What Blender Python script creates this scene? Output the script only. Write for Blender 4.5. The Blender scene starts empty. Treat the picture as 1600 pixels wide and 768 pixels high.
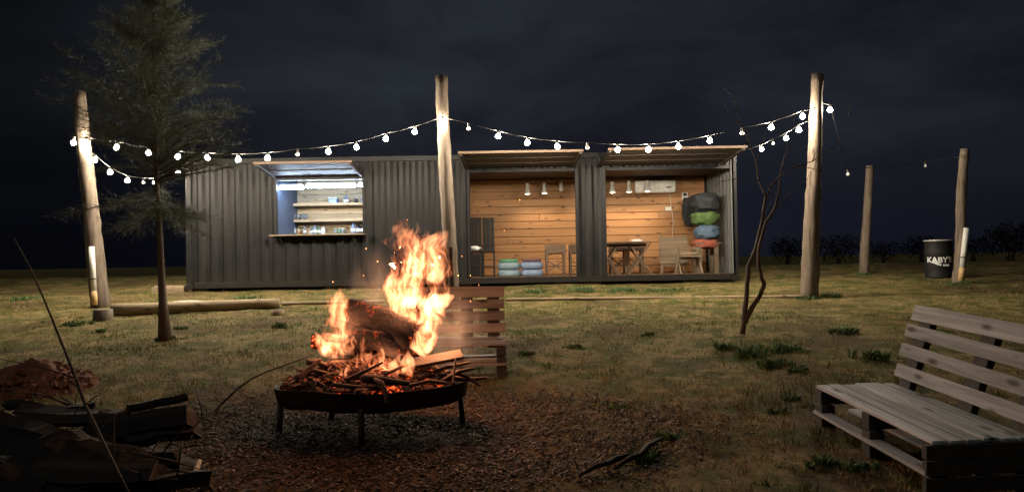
import bpy, bmesh, math, random
import numpy as np
from mathutils import Vector, Matrix, noise as mnoise

random.seed(7); RNG = np.random.default_rng(7)
sc = bpy.context.scene
col = sc.collection
R = math.radians

# ------------------------------------------------------------------ camera
F = 1155.0                       # focal length in pixels of a 1600 px wide picture
PITCH, ROLL = R(-1.05), R(1.0)
SLOPE = math.tan(R(-3.53))       # the yard rises gently towards the container
EYE = 1.6
cam_d = bpy.data.cameras.new('camera'); cam = bpy.data.objects.new('camera', cam_d); col.objects.link(cam)
cam_d.sensor_width = 36.0; cam_d.lens = 36.0 * F / 1600.0; cam_d.clip_end = 2000; cam_d.clip_start = 0.05
CM = Matrix.Rotation(math.pi / 2 - PITCH, 3, 'X') @ Matrix.Rotation(-ROLL, 3, 'Z')
cam.matrix_world = Matrix.Translation((0, 0, EYE)) @ CM.to_4x4()
sc.camera = cam

# ------------------------------------------------------------------ world: night sky with thin cloud
w = bpy.data.worlds.new('World'); sc.world = w; w.use_nodes = True
nt = w.node_tree; nt.nodes.clear()
def wn(t, **k):
    n = nt.nodes.new(t)
    for a, b in k.items(): setattr(n, a, b)
    return n
out = wn('ShaderNodeOutputWorld'); bg = wn('ShaderNodeBackground')
sky = wn('ShaderNodeTexSky', sky_type='NISHITA', sun_disc=False, sun_elevation=R(-3.0), sun_rotation=R(200))
tc = wn('ShaderNodeTexCoord'); mp = wn('ShaderNodeMapping'); mp.inputs['Scale'].default_value = (1.0, 1.0, 2.6); mp.inputs['Location'].default_value = (.35, .1, .2)
nz = wn('ShaderNodeTexNoise'); nz.inputs['Scale'].default_value = 2.2; nz.inputs['Detail'].default_value = 7; nz.inputs['Roughness'].default_value = .58; nz.inputs['Distortion'].default_value = .5
rp = wn('ShaderNodeValToRGB'); e = rp.color_ramp.elements
e[0].position = .34; e[0].color = (.0030, .0031, .0050, 1); e[1].position = .66; e[1].color = (.0082, .0100, .0132, 1)
sm = wn('ShaderNodeMix', data_type='RGBA', blend_type='ADD'); sm.inputs[0].default_value = 1.0
sv = wn('ShaderNodeMix', data_type='RGBA', blend_type='MULTIPLY'); sv.inputs[0].default_value = 1.0; sv.inputs[7].default_value = (.004, .004, .004, 1)
L = nt.links.new
L(tc.outputs['Generated'], mp.inputs[0]); L(mp.outputs[0], nz.inputs['Vector']); L(nz.outputs['Fac'], rp.inputs[0])
L(sky.outputs[0], sv.inputs[6]); L(sv.outputs[2], sm.inputs[6]); L(rp.outputs[0], sm.inputs[7]); 
sp = wn('ShaderNodeSeparateXYZ'); L(tc.outputs['Generated'], sp.inputs[0])
hr = wn('ShaderNodeValToRGB'); he = hr.color_ramp.elements; he[0].position = .0; he[0].color = (1, 1, 1, 1); he[1].position = .20; he[1].color = (0, 0, 0, 1); L(sp.outputs[2], hr.inputs[0])
hmix = wn('ShaderNodeMix', data_type='RGBA'); L(hr.outputs[0], hmix.inputs[0]); L(sm.outputs[2], hmix.inputs[6]); hmix.inputs[7].default_value = (.0028, .0031, .0056, 1)
dt = wn('ShaderNodeVectorMath', operation='DOT_PRODUCT'); L(tc.outputs['Generated'], dt.inputs[0]); dt.inputs[1].default_value = (.16, .94, .30)
dm = wn('ShaderNodeMapRange', interpolation_type='SMOOTHSTEP'); dm.inputs[1].default_value = .72; dm.inputs[2].default_value = 1.0; dm.inputs[3].default_value = .6; dm.inputs[4].default_value = 2.7; L(dt.outputs['Value'], dm.inputs[0])
L(dm.outputs[0], bg.inputs[1]); L(hmix.outputs[2], bg.inputs[0])
L(bg.outputs[0], out.inputs[0])

# ------------------------------------------------------------------ moon: the one sun lamp, very weak, also standing in for unseen bulbs near the camera
sd = bpy.data.lights.new('moon_fill', 'SUN'); so = bpy.data.objects.new('moon_fill', sd); col.objects.link(so)
sd.energy = .24; sd.angle = R(14); sd.color = (1.0, .96, .88); so.rotation_euler = (R(28), R(-24), 0)

sc.view_settings.view_transform = 'Standard'; sc.view_settings.look = 'None'
sc.view_settings.exposure = 0.0; sc.view_settings.gamma = 1.0
cy = sc.cycles
cy.use_denoising = True
try: cy.denoiser = 'OPENIMAGEDENOISE'
except Exception: pass
cy.max_bounces = 6; cy.diffuse_bounces = 3; cy.glossy_bounces = 3; cy.transmission_bounces = 5; cy.transparent_max_bounces = 12; cy.volume_bounces = 1
cy.sample_clamp_indirect = 3.0; cy.caustics_reflective = False; cy.caustics_refractive = False
cy.volume_step_rate = 0.45; cy.volume_max_steps = 256

# ------------------------------------------------------------------ picture <-> place
def ray(px, py):
    return (CM @ Vector(((px - 800) / F, (384 - py) / F, -1.0))).normalized()
CP = Vector((0, 0, EYE))
def at(px, py, Y):                # the point seen there at world distance Y
    r = ray(px, py); return CP + r * (Y / r.y)
def gz(x, y): return -SLOPE * y
def ground(px, py):               # where that line of sight meets the yard
    r = ray(px, py); t = EYE / (-(r.z + SLOPE * r.y)); return CP + r * t
def pxm(Y): return Y / F * 1.003  # metres per pixel at distance Y

# ------------------------------------------------------------------ materials
MATS = {}
def nodes_of(name):
    m = bpy.data.materials.new(name); m.use_nodes = True; MATS[name] = m
    return m, m.node_tree, m.node_tree.nodes['Principled BSDF']
def mixc(t, fac, a, b, blend='MIX'):
    n = t.nodes.new('ShaderNodeMix'); n.data_type = 'RGBA'; n.blend_type = blend
    for i, v in ((0, fac), (6, a), (7, b)):
        if hasattr(v, 'links'): t.links.new(v, n.inputs[i])
        elif i == 0: n.inputs[0].default_value = v
        else: n.inputs[i].default_value = (*v, 1)
    return n.outputs[2]
def noise(t, scale, detail=4, rough=.55, vec=None, dist=0):
    n = t.nodes.new('ShaderNodeTexNoise'); n.inputs['Scale'].default_value = scale; n.inputs['Detail'].default_value = detail
    n.inputs['Roughness'].default_value = rough; n.inputs['Distortion'].default_value = dist
    if vec is not None: t.links.new(vec, n.inputs['Vector'])
    return n.outputs['Fac']
def ramp(t, fac, stops):
    n = t.nodes.new('ShaderNodeValToRGB'); el = n.color_ramp.elements
    while len(el) < len(stops): el.new(.5)
    for q, (p, c) in zip(el, stops):
        q.position = p; q.color = (*c, 1) if hasattr(c, '__len__') else (c, c, c, 1)
    t.links.new(fac, n.inputs[0]); return n.outputs[0]
def coords(t, scale=(1, 1, 1), kind='Object', rot=(0, 0, 0)):
    c = t.nodes.new('ShaderNodeTexCoord'); mpp = t.nodes.new('ShaderNodeMapping')
    mpp.inputs['Scale'].default_value = scale; mpp.inputs['Rotation'].default_value = rot
    t.links.new(c.outputs[kind], mpp.inputs[0]); return mpp.outputs[0]
def objrand(t):
    return t.nodes.new('ShaderNodeObjectInfo').outputs['Random']
def bump(t, bs, h, strength=.4, dist=.01):
    b = t.nodes.new('ShaderNodeBump'); b.inputs['Strength'].default_value = strength; b.inputs['Distance'].default_value = dist
    t.links.new(h, b.inputs['Height']); t.links.new(b.outputs[0], bs.inputs['Normal'])
def paint(name, c, rough=.6, wear=(.0, .0, .0), amt=.25, scale=3, metal=0, bs_=.15):
    m, t, b = nodes_of(name); v = coords(t)
    n1 = noise(t, scale, 6, .6, v); n2 = noise(t, scale * 14, 3, .6, v)
    f = ramp(t, n1, [(.42, 0.), (.75, 1.)])
    fm = t.nodes.new('ShaderNodeMath'); fm.operation = 'MULTIPLY'; t.links.new(f, fm.inputs[0]); fm.inputs[1].default_value = amt
    c1 = mixc(t, fm.outputs[0], c, wear)
    t.links.new(c1, b.inputs['Base Color']); b.inputs['Roughness'].default_value = rough; b.inputs['Metallic'].default_value = metal
    bump(t, b, n2, bs_, .004); return m
def wood(name, c1, c2, knot=(.06, .03, .015), axis='X', rough=.7, knots=True, var=.35):
    m, t, b = nodes_of(name)
    s = {'X': (1.2, 22, 22), 'Y': (22, 1.2, 22), 'Z': (22, 22, 1.2)}[axis]
    ks = {'X': (3.2, 9, 9), 'Y': (9, 3.2, 9), 'Z': (6, 6, 2.2)}[axis]
    rnd = objrand(t)
    c = t.nodes.new('ShaderNodeTexCoord'); off = t.nodes.new('ShaderNodeVectorMath'); off.operation = 'ADD'
    cb = t.nodes.new('ShaderNodeCombineXYZ'); mul = t.nodes.new('ShaderNodeMath'); mul.operation = 'MULTIPLY'; mul.inputs[1].default_value = 37.
    t.links.new(rnd, mul.inputs[0])
    for i in range(3): t.links.new(mul.outputs[0], cb.inputs[i])
    t.links.new(c.outputs['Object'], off.inputs[0]); t.links.new(cb.outputs[0], off.inputs[1])
    m1 = t.nodes.new('ShaderNodeMapping'); m1.inputs['Scale'].default_value = s; t.links.new(off.outputs[0], m1.inputs[0])
    m2 = t.nodes.new('ShaderNodeMapping'); m2.inputs['Scale'].default_value = ks; t.links.new(off.outputs[0], m2.inputs[0])
    g = noise(t, 1.0, 5, .65, m1.outputs[0], .6)
    cc = ramp(t, g, [(.3, c2), (.68, c1)])
    hv = t.nodes.new('ShaderNodeHueSaturation'); mr = t.nodes.new('ShaderNodeMapRange')
    mr.inputs[3].default_value = 1 - var; mr.inputs[4].default_value = 1 + var; t.links.new(rnd, mr.inputs[0])
    t.links.new(cc, hv.inputs['Color']); t.links.new(mr.outputs[0], hv.inputs['Value']); cc = hv.outputs[0]
    if knots:
        vo = t.nodes.new('ShaderNodeTexVoronoi'); vo.inputs['Scale'].default_value = 1.0; t.links.new(m2.outputs[0], vo.inputs['Vector'])
        cc = mixc(t, ramp(t, vo.outputs['Distance'], [(.10, .9), (.24, 0.)]), cc, knot)
    t.links.new(cc, b.inputs['Base Color']); b.inputs['Roughness'].default_value = rough
    if axis == 'Z':
        m3 = t.nodes.new('ShaderNodeMapping'); m3.inputs['Scale'].default_value = (16, 16, .5); t.links.new(off.outputs[0], m3.inputs[0])
        cr = noise(t, 1.0, 4, .6, m3.outputs[0], .3); old = b.inputs['Base Color'].links[0].from_socket
        t.links.new(mixc(t, ramp(t, cr, [(.36, .85), (.44, 0.)]), old, knot), b.inputs['Base Color'])
    bump(t, b, g, .5, .01); return m
def emit(name, c, s):
    m, t, b = nodes_of(name); b.inputs['Base Color'].default_value = (*c, 1)
    b.inputs['Emission Color'].default_value = (*c, 1); b.inputs['Emission Strength'].default_value = s; return m
def plain(name, c, rough=.5, metal=0, trans=0, ior=1.45):
    m, t, b = nodes_of(name); v = coords(t); n1 = noise(t, 9, 4, .6, v)
    k = [min(1, x * 1.15) for x in c]; d = [x * .8 for x in c]
    t.links.new(ramp(t, n1, [(.3, d), (.7, k)]), b.inputs['Base Color'])
    b.inputs['Roughness'].default_value = rough; b.inputs['Metallic'].default_value = metal
    b.inputs['Transmission Weight'].default_value = trans; b.inputs['IOR'].default_value = ior; return m

steel_in = paint('inner_steel_paint', (.11, .115, .12), .55, (.06, .06, .06), .4, 3)
def container_coat(name, c, st):
    m, t, b = nodes_of(name); v = coords(t); vs_ = coords(t, (2.2, 2.2, .35))
    n1 = noise(t, 1.6, 6, .65, v); n2 = noise(t, 2.4, 6, .7, vs_, .3); n3 = noise(t, 30, 4, .65, v)
    col_ = mixc(t, ramp(t, n1, [(.35, 0.), (.7, .7)]), c, [x * 1.7 for x in c])
    col_ = mixc(t, ramp(t, n2, [(.52, 0.), (.64, .7)]), col_, st)
    col_ = mixc(t, ramp(t, n2, [(.30, .5), (.42, 0.)]), col_, [x * .5 for x in c])
    sx_ = t.nodes.new('ShaderNodeSeparateXYZ'); t.links.new(coords(t), sx_.inputs[0])
    gd = t.nodes.new('ShaderNodeMath'); gd.operation = 'MULTIPLY_ADD'; t.links.new(n1, gd.inputs[0]); gd.inputs[1].default_value = -.7; t.links.new(sx_.outputs[2], gd.inputs[2])
    mr = t.nodes.new('ShaderNodeMapRange'); mr.inputs[1].default_value = -.25; mr.inputs[2].default_value = .15; mr.inputs[3].default_value = .5; mr.inputs[4].default_value = 0; t.links.new(gd.outputs[0], mr.inputs[0])
    col_ = mixc(t, mr.outputs[0], col_, (.028, .024, .020))
    vo = noise(t, 9, 5, .75, v, .5); col_ = mixc(t, ramp(t, vo, [(.70, 0.), (.73, .7)]), col_, (.05, .024, .014))
    t.links.new(col_, b.inputs['Base Color']); b.inputs['Roughness'].default_value = .45; b.inputs['Specular IOR Level'].default_value = .2
    bump(t, b, n1, .25, .03); return m
steel = container_coat('container_paint', (.0090, .0092, .0110), (.019, .018, .0186))
bar_white = paint('bar_white_paint', (.42, .44, .47), .5, (.3, .31, .33), .4, 3)
rust = paint('rusty_iron', (.028, .016, .012), .75, (.075, .028, .014), .8, 9, .25, .5)
blackp = paint('black_paint', (.004, .004, .005), .7, (.011, .010, .010), .4, 6)
pine = wood('pine_boards', (.44, .235, .10), (.33, .155, .06), (.09, .035, .012), 'X', .55, True, .16)
shelfw = wood('shelf_boards', (.46, .37, .24), (.33, .25, .15), (.15, .09, .05), 'X', .65, True, .15)
pal = wood('weathered_pallet', (.43, .44, .465), (.19, .19, .198), (.03, .02, .016), 'X', .8, True, .28)
palb = wood('brown_pallet', (.30, .25, .21), (.16, .125, .10), (.03, .015, .01), 'X', .75, True, .25)
palz = wood('pallet_wood_shaded', (.035, .028, .024), (.018, .014, .012), (.02, .015, .01), 'Z', .8, False, .2)  # shade on posts, bearers and blocks is put into this dark wood
pole_m = wood('pole_timber', (.205, .16, .125), (.085, .064, .048), (.07, .05, .035), 'Z', .8, True, .15)
furn = wood('dark_furniture_wood', (.16, .10, .065), (.08, .05, .032), (.03, .02, .01), 'X', .6, False, .2)
furn2 = wood('grey_furniture_wood', (.22, .165, .115), (.12, .09, .06), (.03, .02, .01), 'X', .7, False, .2)
logx = wood('log_timber', (.33, .25, .16), (.17, .12, .075), (.05, .03, .02), 'X', .85, True, .2)
batten = wood('awning_batten', (.10, .062, .042), (.06, .037, .024), (.1, .06, .03), 'X', .7, False, .1)
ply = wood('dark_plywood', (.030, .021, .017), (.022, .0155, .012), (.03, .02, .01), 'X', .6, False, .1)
plain('white_plastic', (.72, .72, .70), .4); plain('yellowed_plastic', (.62, .42, .2), .5)
plain('cable_black', (.02, .02, .02), .6); plain('socket_black', (.015, .015, .015), .4)
plain('metal_lamp', (.6, .58, .55), .35, .2)
plain('cable_white', (.6, .55, .48), .5)
MATS['bulb_lit'] = emit('bulb_lit', (1.0, .85, .63), 1450)
m, t, b = nodes_of('bulb_glass'); b.inputs['Base Color'].default_value = (.75, .74, .72, 1); b.inputs['Roughness'].default_value = .15
MATS['tube_lit'] = emit('tube_lit', (.62, .78, 1.0), 110)
MATS['lamp_lit'] = emit('lamp_lit', (1.0, .78, .5), 14)

# ------------------------------------------------------------------ mesh building
class MB:
    def __init__(s): s.v = []; s.f = []
    def add(s, vs, fs):
        o = len(s.v); s.v += [tuple(p) for p in vs]; s.f += [tuple(i + o for i in f) for f in fs]; return s
    def box(s, c, size, rot=None, taper=1.0, ch=0.0):
        c = Vector(c); hx, hy, hz = [d / 2 for d in size]
        if ch <= 0:
            vs = [Vector((x * (taper if z > 0 else 1), y * (taper if z > 0 else 1), z)) for x in (-hx, hx) for y in (-hy, hy) for z in (-hz, hz)]
            fs = [(0, 1, 3, 2), (4, 6, 7, 5), (0, 4, 5, 1), (2, 3, 7, 6), (0, 2, 6, 4), (1, 5, 7, 3)]
        else:
            bm = bmesh.new(); bmesh.ops.create_cube(bm, size=1)
            for q in bm.verts: q.co = Vector((q.co.x * size[0], q.co.y * size[1], q.co.z * size[2]))
            bmesh.ops.bevel(bm, geom=bm.edges[:], offset=ch, segments=1, affect='EDGES', profile=.5)
            bm.verts.index_update(); vs = [q.co.copy() for q in bm.verts]; fs = [[q.index for q in f.verts] for f in bm.faces]; bm.free()
        if rot is not None: vs = [rot @ q for q in vs]
        return s.add([q + c for q in vs], fs)
    def bar(s, a, b, wx, wy, up=(0, 0, 1), ch=0.0):       # rectangular bar from a to b
        a, b = Vector(a), Vector(b); d = (b - a); ln = d.length; z = d.normalized(); u = Vector(up)
        if abs(z.dot(u)) > .99: u = Vector((0, 1, 0))
        x = u.cross(z).normalized(); y = z.cross(x)
        return s.box((a + b) / 2, (wx, wy, ln), Matrix((x, y, z)).transposed(), 1.0, ch)
    def tube(s, pts, rad, seg=8, caps=True, flat=1.0, wob=0.0, up=None):
        pts = [Vector(p) for p in pts]; n = len(pts); rad = [rad] * n if not hasattr(rad, '__len__') else rad
        vs = []; fs = []; prev = None
        for i, p in enumerate(pts):
            d = (pts[min(i + 1, n - 1)] - pts[max(i - 1, 0)]).normalized()
            if up is not None: u = Vector(up)
            else: u = prev if prev is not None else (Vector((0, 0, 1)) if abs(d.z) < .9 else Vector((1, 0, 0)))
            x = (u - d * u.dot(d)).normalized(); y = d.cross(x); prev = x
            for k in range(seg):
                a = 2 * math.pi * k / seg; rr = rad[i]
                if wob: rr *= 1 + wob * mnoise.noise(Vector((math.cos(a) * 1.5 + p.x * 3, math.sin(a) * 1.5 + p.y * 3, p.z * 3 + i * .3)))
                vs.append(p + x * (math.cos(a) * rr) + y * (math.sin(a) * rr * flat))
        for i in range(n - 1):
            for k in range(seg):
                fs.append((i * seg + k, i * seg + (k + 1) % seg, (i + 1) * seg + (k + 1) % seg, (i + 1) * seg + k))
        if caps: fs.append(tuple(range(seg - 1, -1, -1))); fs.append(tuple((n - 1) * seg + k for k in range(seg)))
        return s.add(vs, fs)
    def lathe(s, prof, c=(0, 0, 0), seg=16, sx=1, sy=1, closed=False):   # prof: (r, z)
        c = Vector(c); vs = []; fs = []
        for r, z in prof:
            for k in range(seg):
                a = 2 * math.pi * k / seg; vs.append(c + Vector((math.cos(a) * r * sx, math.sin(a) * r * sy, z)))
        n = len(prof)
        for i in range(n - 1):
            for k in range(seg):
                fs.append((i * seg + k, i * seg + (k + 1) % seg, (i + 1) * seg + (k + 1) % seg, (i + 1) * seg + k))
        if not closed: fs.append(tuple(range(seg - 1, -1, -1))); fs.append(tuple((n - 1) * seg + k for k in range(seg)))
        return s.add(vs, fs)
    def build(s, name, mat, parent=None, smooth=False, origin=None):
        me = bpy.data.meshes.new(name); vs = s.v
        if origin is not None: ox, oy, oz = origin; vs = [(p[0] - ox, p[1] - oy, p[2] - oz) for p in vs]
        me.from_pydata(vs, [], s.f); me.materials.append(MATS[mat] if isinstance(mat, str) else mat)
        if smooth: me.polygons.foreach_set('use_smooth', [True] * len(me.polygons))
        me.update(); return link(name, me, parent)
def link(name, data, parent=None, loc=None):
    o = bpy.data.objects.new(name, data); col.objects.link(o)
    if parent is not None: o.parent = parent
    if loc is not None: o.location = loc
    return o
def tag(o, label=None, cat=None, group=None, kind=None):
    if label: o['label'] = label
    if cat: o['category'] = cat
    if group: o['group'] = group
    if kind: o['kind'] = kind
    return o
def thing(name, loc, label, cat, group=None, rz=0, rot=None):
    o = bpy.data.objects.new(name, None); o.empty_display_size = .1; col.objects.link(o); o.location = loc
    o.rotation_euler = rot if rot else (0, 0, rz)
    return tag(o, label, cat, group)
def np_mesh(name, V, Fc, mat, kind='stuff', label=None, cat=None, tint=None, parent=None):
    me = bpy.data.meshes.new(name); n, k = Fc.shape
    me.vertices.add(len(V)); me.vertices.foreach_set('co', np.ascontiguousarray(V, dtype=np.float32).ravel())
    me.loops.add(n * k); me.loops.foreach_set('vertex_index', np.ascontiguousarray(Fc, dtype=np.int32).ravel())
    me.polygons.add(n); me.polygons.foreach_set('loop_start', np.arange(0, n * k, k, dtype=np.int32))
    if tint is not None:
        a = me.attributes.new('tint', 'FLOAT', 'POINT'); a.data.foreach_set('value', tint.astype(np.float32))
    me.materials.append(mat); me.update(calc_edges=True); me.validate()
    o = link(name, me, parent)
    return tag(o, label, cat, None, kind)
def blob(name, loc, size, mat, parent=None, seed=0, amp=.15, freq=2.0, sub=3, flatten=None, origin=None):
    bm = bmesh.new(); bmesh.ops.create_icosphere(bm, subdivisions=sub, radius=1)
    for q in bm.verts:
        nn = mnoise.noise(q.co * freq + Vector((seed * 7.1, seed * 3.3, seed))) + .5 * mnoise.noise(q.co * freq * 2.3 + Vector((seed, 5, 2)))
        c = q.co * (1 + amp * nn)
        sq = lambda v: math.copysign(abs(v) ** .8, v)
        q.co = Vector((sq(c.x) * size[0], sq(c.y) * size[1], sq(c.z) * size[2])) + Vector(loc)
        if origin is not None: q.co -= Vector(origin)
    me = bpy.data.meshes.new(name); bm.to_mesh(me); bm.free()
    me.polygons.foreach_set('use_smooth', [True] * len(me.polygons)); me.materials.append(MATS[mat] if isinstance(mat, str) else mat)
    return link(name, me, parent)

# ================================================================== GROUND
def relief(x, y):
    v = Vector((x * .45, y * .45, 3)); h = .05 * mnoise.noise(v) + .022 * mnoise.noise(v * 3.1) + .014 * mnoise.noise(v * 9) + .009 * mnoise.noise(v * 22)
    return h
FIREC = ground(582, 672)                                     # the middle of the fire on the ground
def hgt(x, y):
    d = math.hypot(x, y - 10)
    far = max(0, y - 26); z = gz(x, min(y, 21)) - max(0, min(y, 60) - 21) * .012
    k = 1.0 if y < 22 else max(0, 1 - (y - 22) / 15)
    return z + relief(x, y) * k
m, t, b = nodes_of('yard_ground'); v = coords(t)
big = noise(t, .55, 5, .6, v); mid = noise(t, 2.6, 6, .65, v, .4); fine = noise(t, 34, 5, .7, v); fib = noise(t, 95, 3, .7, v)
straw = ramp(t, fine, [(.30, (.10, .072, .030)), (.50, (.29, .215, .092)), (.70, (.46, .36, .17))])
grn = ramp(t, fib, [(.3, (.04, .055, .012)), (.7, (.15, .165, .04))])
soil = ramp(t, fine, [(.3, (.06, .038, .02)), (.7, (.17, .115, .06))])
cmix = mixc(t, ramp(t, mid, [(.45, 0.), (.56, .9)]), straw, grn)
cmix = mixc(t, ramp(t, big, [(.52, 0.), (.62, .8)]), cmix, soil)
sm2 = noise(t, 6.5, 5, .7, v, .8)
cmix = mixc(t, ramp(t, sm2, [(.54, 0.), (.66, .75)]), cmix, (.055, .048, .02))
# worn, chip-strewn earth round the fire
sx = t.nodes.new('ShaderNodeVectorMath'); sx.operation = 'DISTANCE'; sx.inputs[1].default_value = (FIREC.x + .1, FIREC.y - .2, FIREC.z)
c0 = t.nodes.new('ShaderNodeTexCoord'); t.links.new(c0.outputs['Object'], sx.inputs[0])
ad = t.nodes.new('ShaderNodeMath'); ad.operation = 'MULTIPLY_ADD'; t.links.new(mid, ad.inputs[0]); ad.inputs[1].default_value = 1.6; t.links.new(sx.outputs['Value'], ad.inputs[2])
burnt = ramp(t, fine, [(.3, (.03, .017, .012)), (.6, (.10, .052, .032)), (.8, (.15, .09, .06))])
fr = t.nodes.new('ShaderNodeMapRange'); fr.inputs[1].default_value = 1.4; fr.inputs[2].default_value = 3.3; fr.inputs[3].default_value = 1; fr.inputs[4].default_value = 0; t.links.new(ad.outputs[0], fr.inputs[0])
cmix = mixc(t, fr.outputs[0], cmix, burnt)
t.links.new(cmix, b.inputs['Base Color']); b.inputs['Roughness'].default_value = .95; b.inputs['Specular IOR Level'].default_value = .15
hm = t.nodes.new('ShaderNodeMath'); hm.operation = 'MULTIPLY_ADD'; t.links.new(fine, hm.inputs[0]); hm.inputs[1].default_value = .6; t.links.new(fib, hm.inputs[2])
bump(t, b, hm.outputs[0], 1.0, .05)
def axis(a, b_, n0, far):
    core = np.linspace(a, b_, n0); return core
ys = np.concatenate([np.linspace(-6, 2, 9)[:-1], np.linspace(2, 10, 200)[:-1], np.linspace(10, 22, 130), np.geomspace(23, 400, 26)])
xs = np.concatenate([-np.geomspace(300, 13, 16), np.linspace(-12, 12, 420), np.geomspace(13, 300, 16)])
gv = [(x, y, hgt(x, y)) for y in ys for x in xs]; nx = len(xs)
gf = [(j * nx + i, j * nx + i + 1, (j + 1) * nx + i + 1, (j + 1) * nx + i) for j in range(len(ys) - 1) for i in range(nx - 1)]
g = MB(); g.v = gv; g.f = gf; g.build('ground', m, None, True)['kind'] = 'structure'
def gpt(px, py, dz=0):
    p = ground(px, py); return Vector((p.x, p.y, hgt(p.x, p.y) + dz))

# ================================================================== CONTAINER BAR
CY = 16.3; CL, CD, CH = 12.19, 2.44, 2.90
cl = at(291, 453, CY); cr = at(1155, 440, CY)
CX = cl.x; CZ = (cl.z + cr.z) / 2
CL = cr.x - cl.x
bar = thing('container_bar', (CX, CY, CZ), 'long dark grey shipping container made into a bar with raised awnings', 'container bar')
def lx(px): return (px - 291) / (1155 - 291) * CL
WX0, WX1, WZ0, WZ1 = lx(432), lx(570), 1.14, 2.42
O1a, O1b, O2a, O2b = lx(734), lx(904), lx(947), CL - .10
OZ0, OZ1, AZ = .17, 2.49, 2.56
def corr(x0, x1, z0, z1, y0=.02, axis='x', flip=1, name='wall_panel', mat=steel, phase=0):
    P, D = .278, .05; xs_ = []; k = math.floor(x0 / P) - 1
    pr = []
    while k * P < x1 + P:
        o = k * P; pr += [(o, 0), (o + .075, 0), (o + .139, D), (o + .214, D)]; k += 1
    px_ = [p[0] for p in pr]; py_ = [p[1] for p in pr]
    cut = sorted(set([x0, x1] + [a for a in px_ if x0 < a < x1])); vs = []; fs = []
    for a in cut:
        d = y0 + flip * float(np.interp(a, px_, py_))
        for dd in (0, .004):
            for z in (z0, z1): vs.append((a, d + dd, z) if axis == 'x' else (d + dd, a, z))
    for i in range(len(cut) - 1):
        o = i * 4; fs += [(o, o + 4, o + 5, o + 1), (o + 2, o + 3, o + 7, o + 6), (o + 1, o + 5, o + 7, o + 3), (o, o + 2, o + 6, o + 4)]
    return MB().add(vs, fs).build(name, mat, bar)
ZB, ZT = .17, CH - .12
corr(.12, WX0, ZB, ZT); corr(WX0, WX1, ZB, WZ0); corr(WX0, WX1, WZ1, ZT); corr(WX1, O1a, ZB, ZT)
corr(O1a, O1b, AZ, ZT); corr(O1b, O2a, ZB, ZT); corr(O2a, O2b, AZ, ZT)
corr(.12, CD - .12, ZB, ZT, .02, 'y', 1, 'end_wall'); corr(.12, CD - .12, ZB, ZT, CL - .06, 'y', 1, 'end_wall', steel_in)
corr(.12, CL - .12, ZB, ZT, CD - .06, 'x', 1, 'back_wall')
MB().box((CL / 2, CD / 2, CH - .03), (CL - .2, CD - .2, .05)).build('roof', steel, bar)
MB().box((CL / 2, CD / 2, .13), (CL - .2, CD - .24, .07)).build('floor', furn, bar)
for (y, nm) in ((.05, 'bottom_rail'), (CD - .05, 'bottom_rail')):
    MB().box((CL / 2, y, .105), (CL - .32, .1, .13), None, 1, .01).build(nm, steel, bar)
for y in (.05, CD - .05): MB().box((CL / 2, y, CH - .06), (CL - .34, .1, .118), None, 1, .008).build('top_rail', steel, bar)
for x in (.06, CL - .06):
    MB().box((x, CD / 2, CH - .06), (.11, CD - .34, .116)).build('top_rail', steel, bar)
    MB().box((x, CD / 2, .105), (.11, CD - .34, .128)).build('bottom_rail', steel, bar)
    for y in (.06, CD - .06):
        po = MB().box((x, y, CH / 2 + .02), (.12, .12, CH - .26), None, 1, .008).build('corner_post', steel, bar)
        for z in (.08, CH - .06): MB().box((x, y + (.004 if y < 1 else -.004), z), (.17, .17, .125), None, 1, .012).build('corner_casting', steel, po)
for x in (O1a, O1b, O2a, O2b + .0):
    MB().box((x, .045, (ZB + ZT) / 2), (.07, .09, ZT - ZB - .004), None, 1, .006).build('opening_post', steel if x < O2b else steel_in, bar)
for a, b_ in ((O1a, O1b), (O2a, O2b)):
    MB().box(((a + b_) / 2, .045, (OZ1 + AZ) / 2), (b_ - a - .08, .085, AZ - OZ1), None, 1, .006).build('opening_header', steel, bar)
    MB().box(((a + b_) / 2, .06, .176), (b_ - a - .08, .14, .016)).build('sill', batten, bar)
# window frame
wf = MB(); 
for x in (WX0, WX1): wf.box((x, .04, (WZ0 + WZ1) / 2), (.05, .1, WZ1 - WZ0 + .05))
for z in (WZ0, WZ1): wf.box(((WX0 + WX1) / 2, .042, z), (WX1 - WX0 - .052, .1, .05))
wf.build('window_frame', steel, bar)
ld = MB().box(((WX0 + WX1) / 2 - .01, -.12, WZ0 + .035), (WX1 - WX0 + .12, .30, .028), None, 1, .006).build('serving_ledge', furn2, bar)
for x in (WX0 + .15, WX1 - .2): MB().bar((x, -.02, WZ0 - .22), (x, -.22, WZ0 + .01), .03, .03).build('bracket', steel, ld)
# awnings: the cut-out sheets swung up
def awning(x0, x1, z, ln, ang, name='awning', ribs=3, edge=True):
    root = bpy.data.objects.new(name, None); col.objects.link(root); root.parent = bar
    root.location = (0, -.03, z); root.rotation_euler = (ang, 0, 0)
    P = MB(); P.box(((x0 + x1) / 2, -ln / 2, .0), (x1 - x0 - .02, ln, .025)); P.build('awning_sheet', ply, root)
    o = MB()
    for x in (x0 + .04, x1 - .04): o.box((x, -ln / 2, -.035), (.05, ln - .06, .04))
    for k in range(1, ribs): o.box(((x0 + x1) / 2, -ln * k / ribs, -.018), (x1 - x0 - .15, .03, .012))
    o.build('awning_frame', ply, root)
    if edge: MB().box(((x0 + x1) / 2, -ln - .015, .0), (x1 - x0 + .02, .03, .05), None, 1, .004).build('edge_batten', batten, root)
    return root
awning(WX0 - .02, WX1 + .02, WZ1 + .06, 1.25, R(-6), edge=True, ribs=2)
awning(O1a - .08, O1b - .02, AZ + .05, 1.7, R(-2.6))
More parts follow.
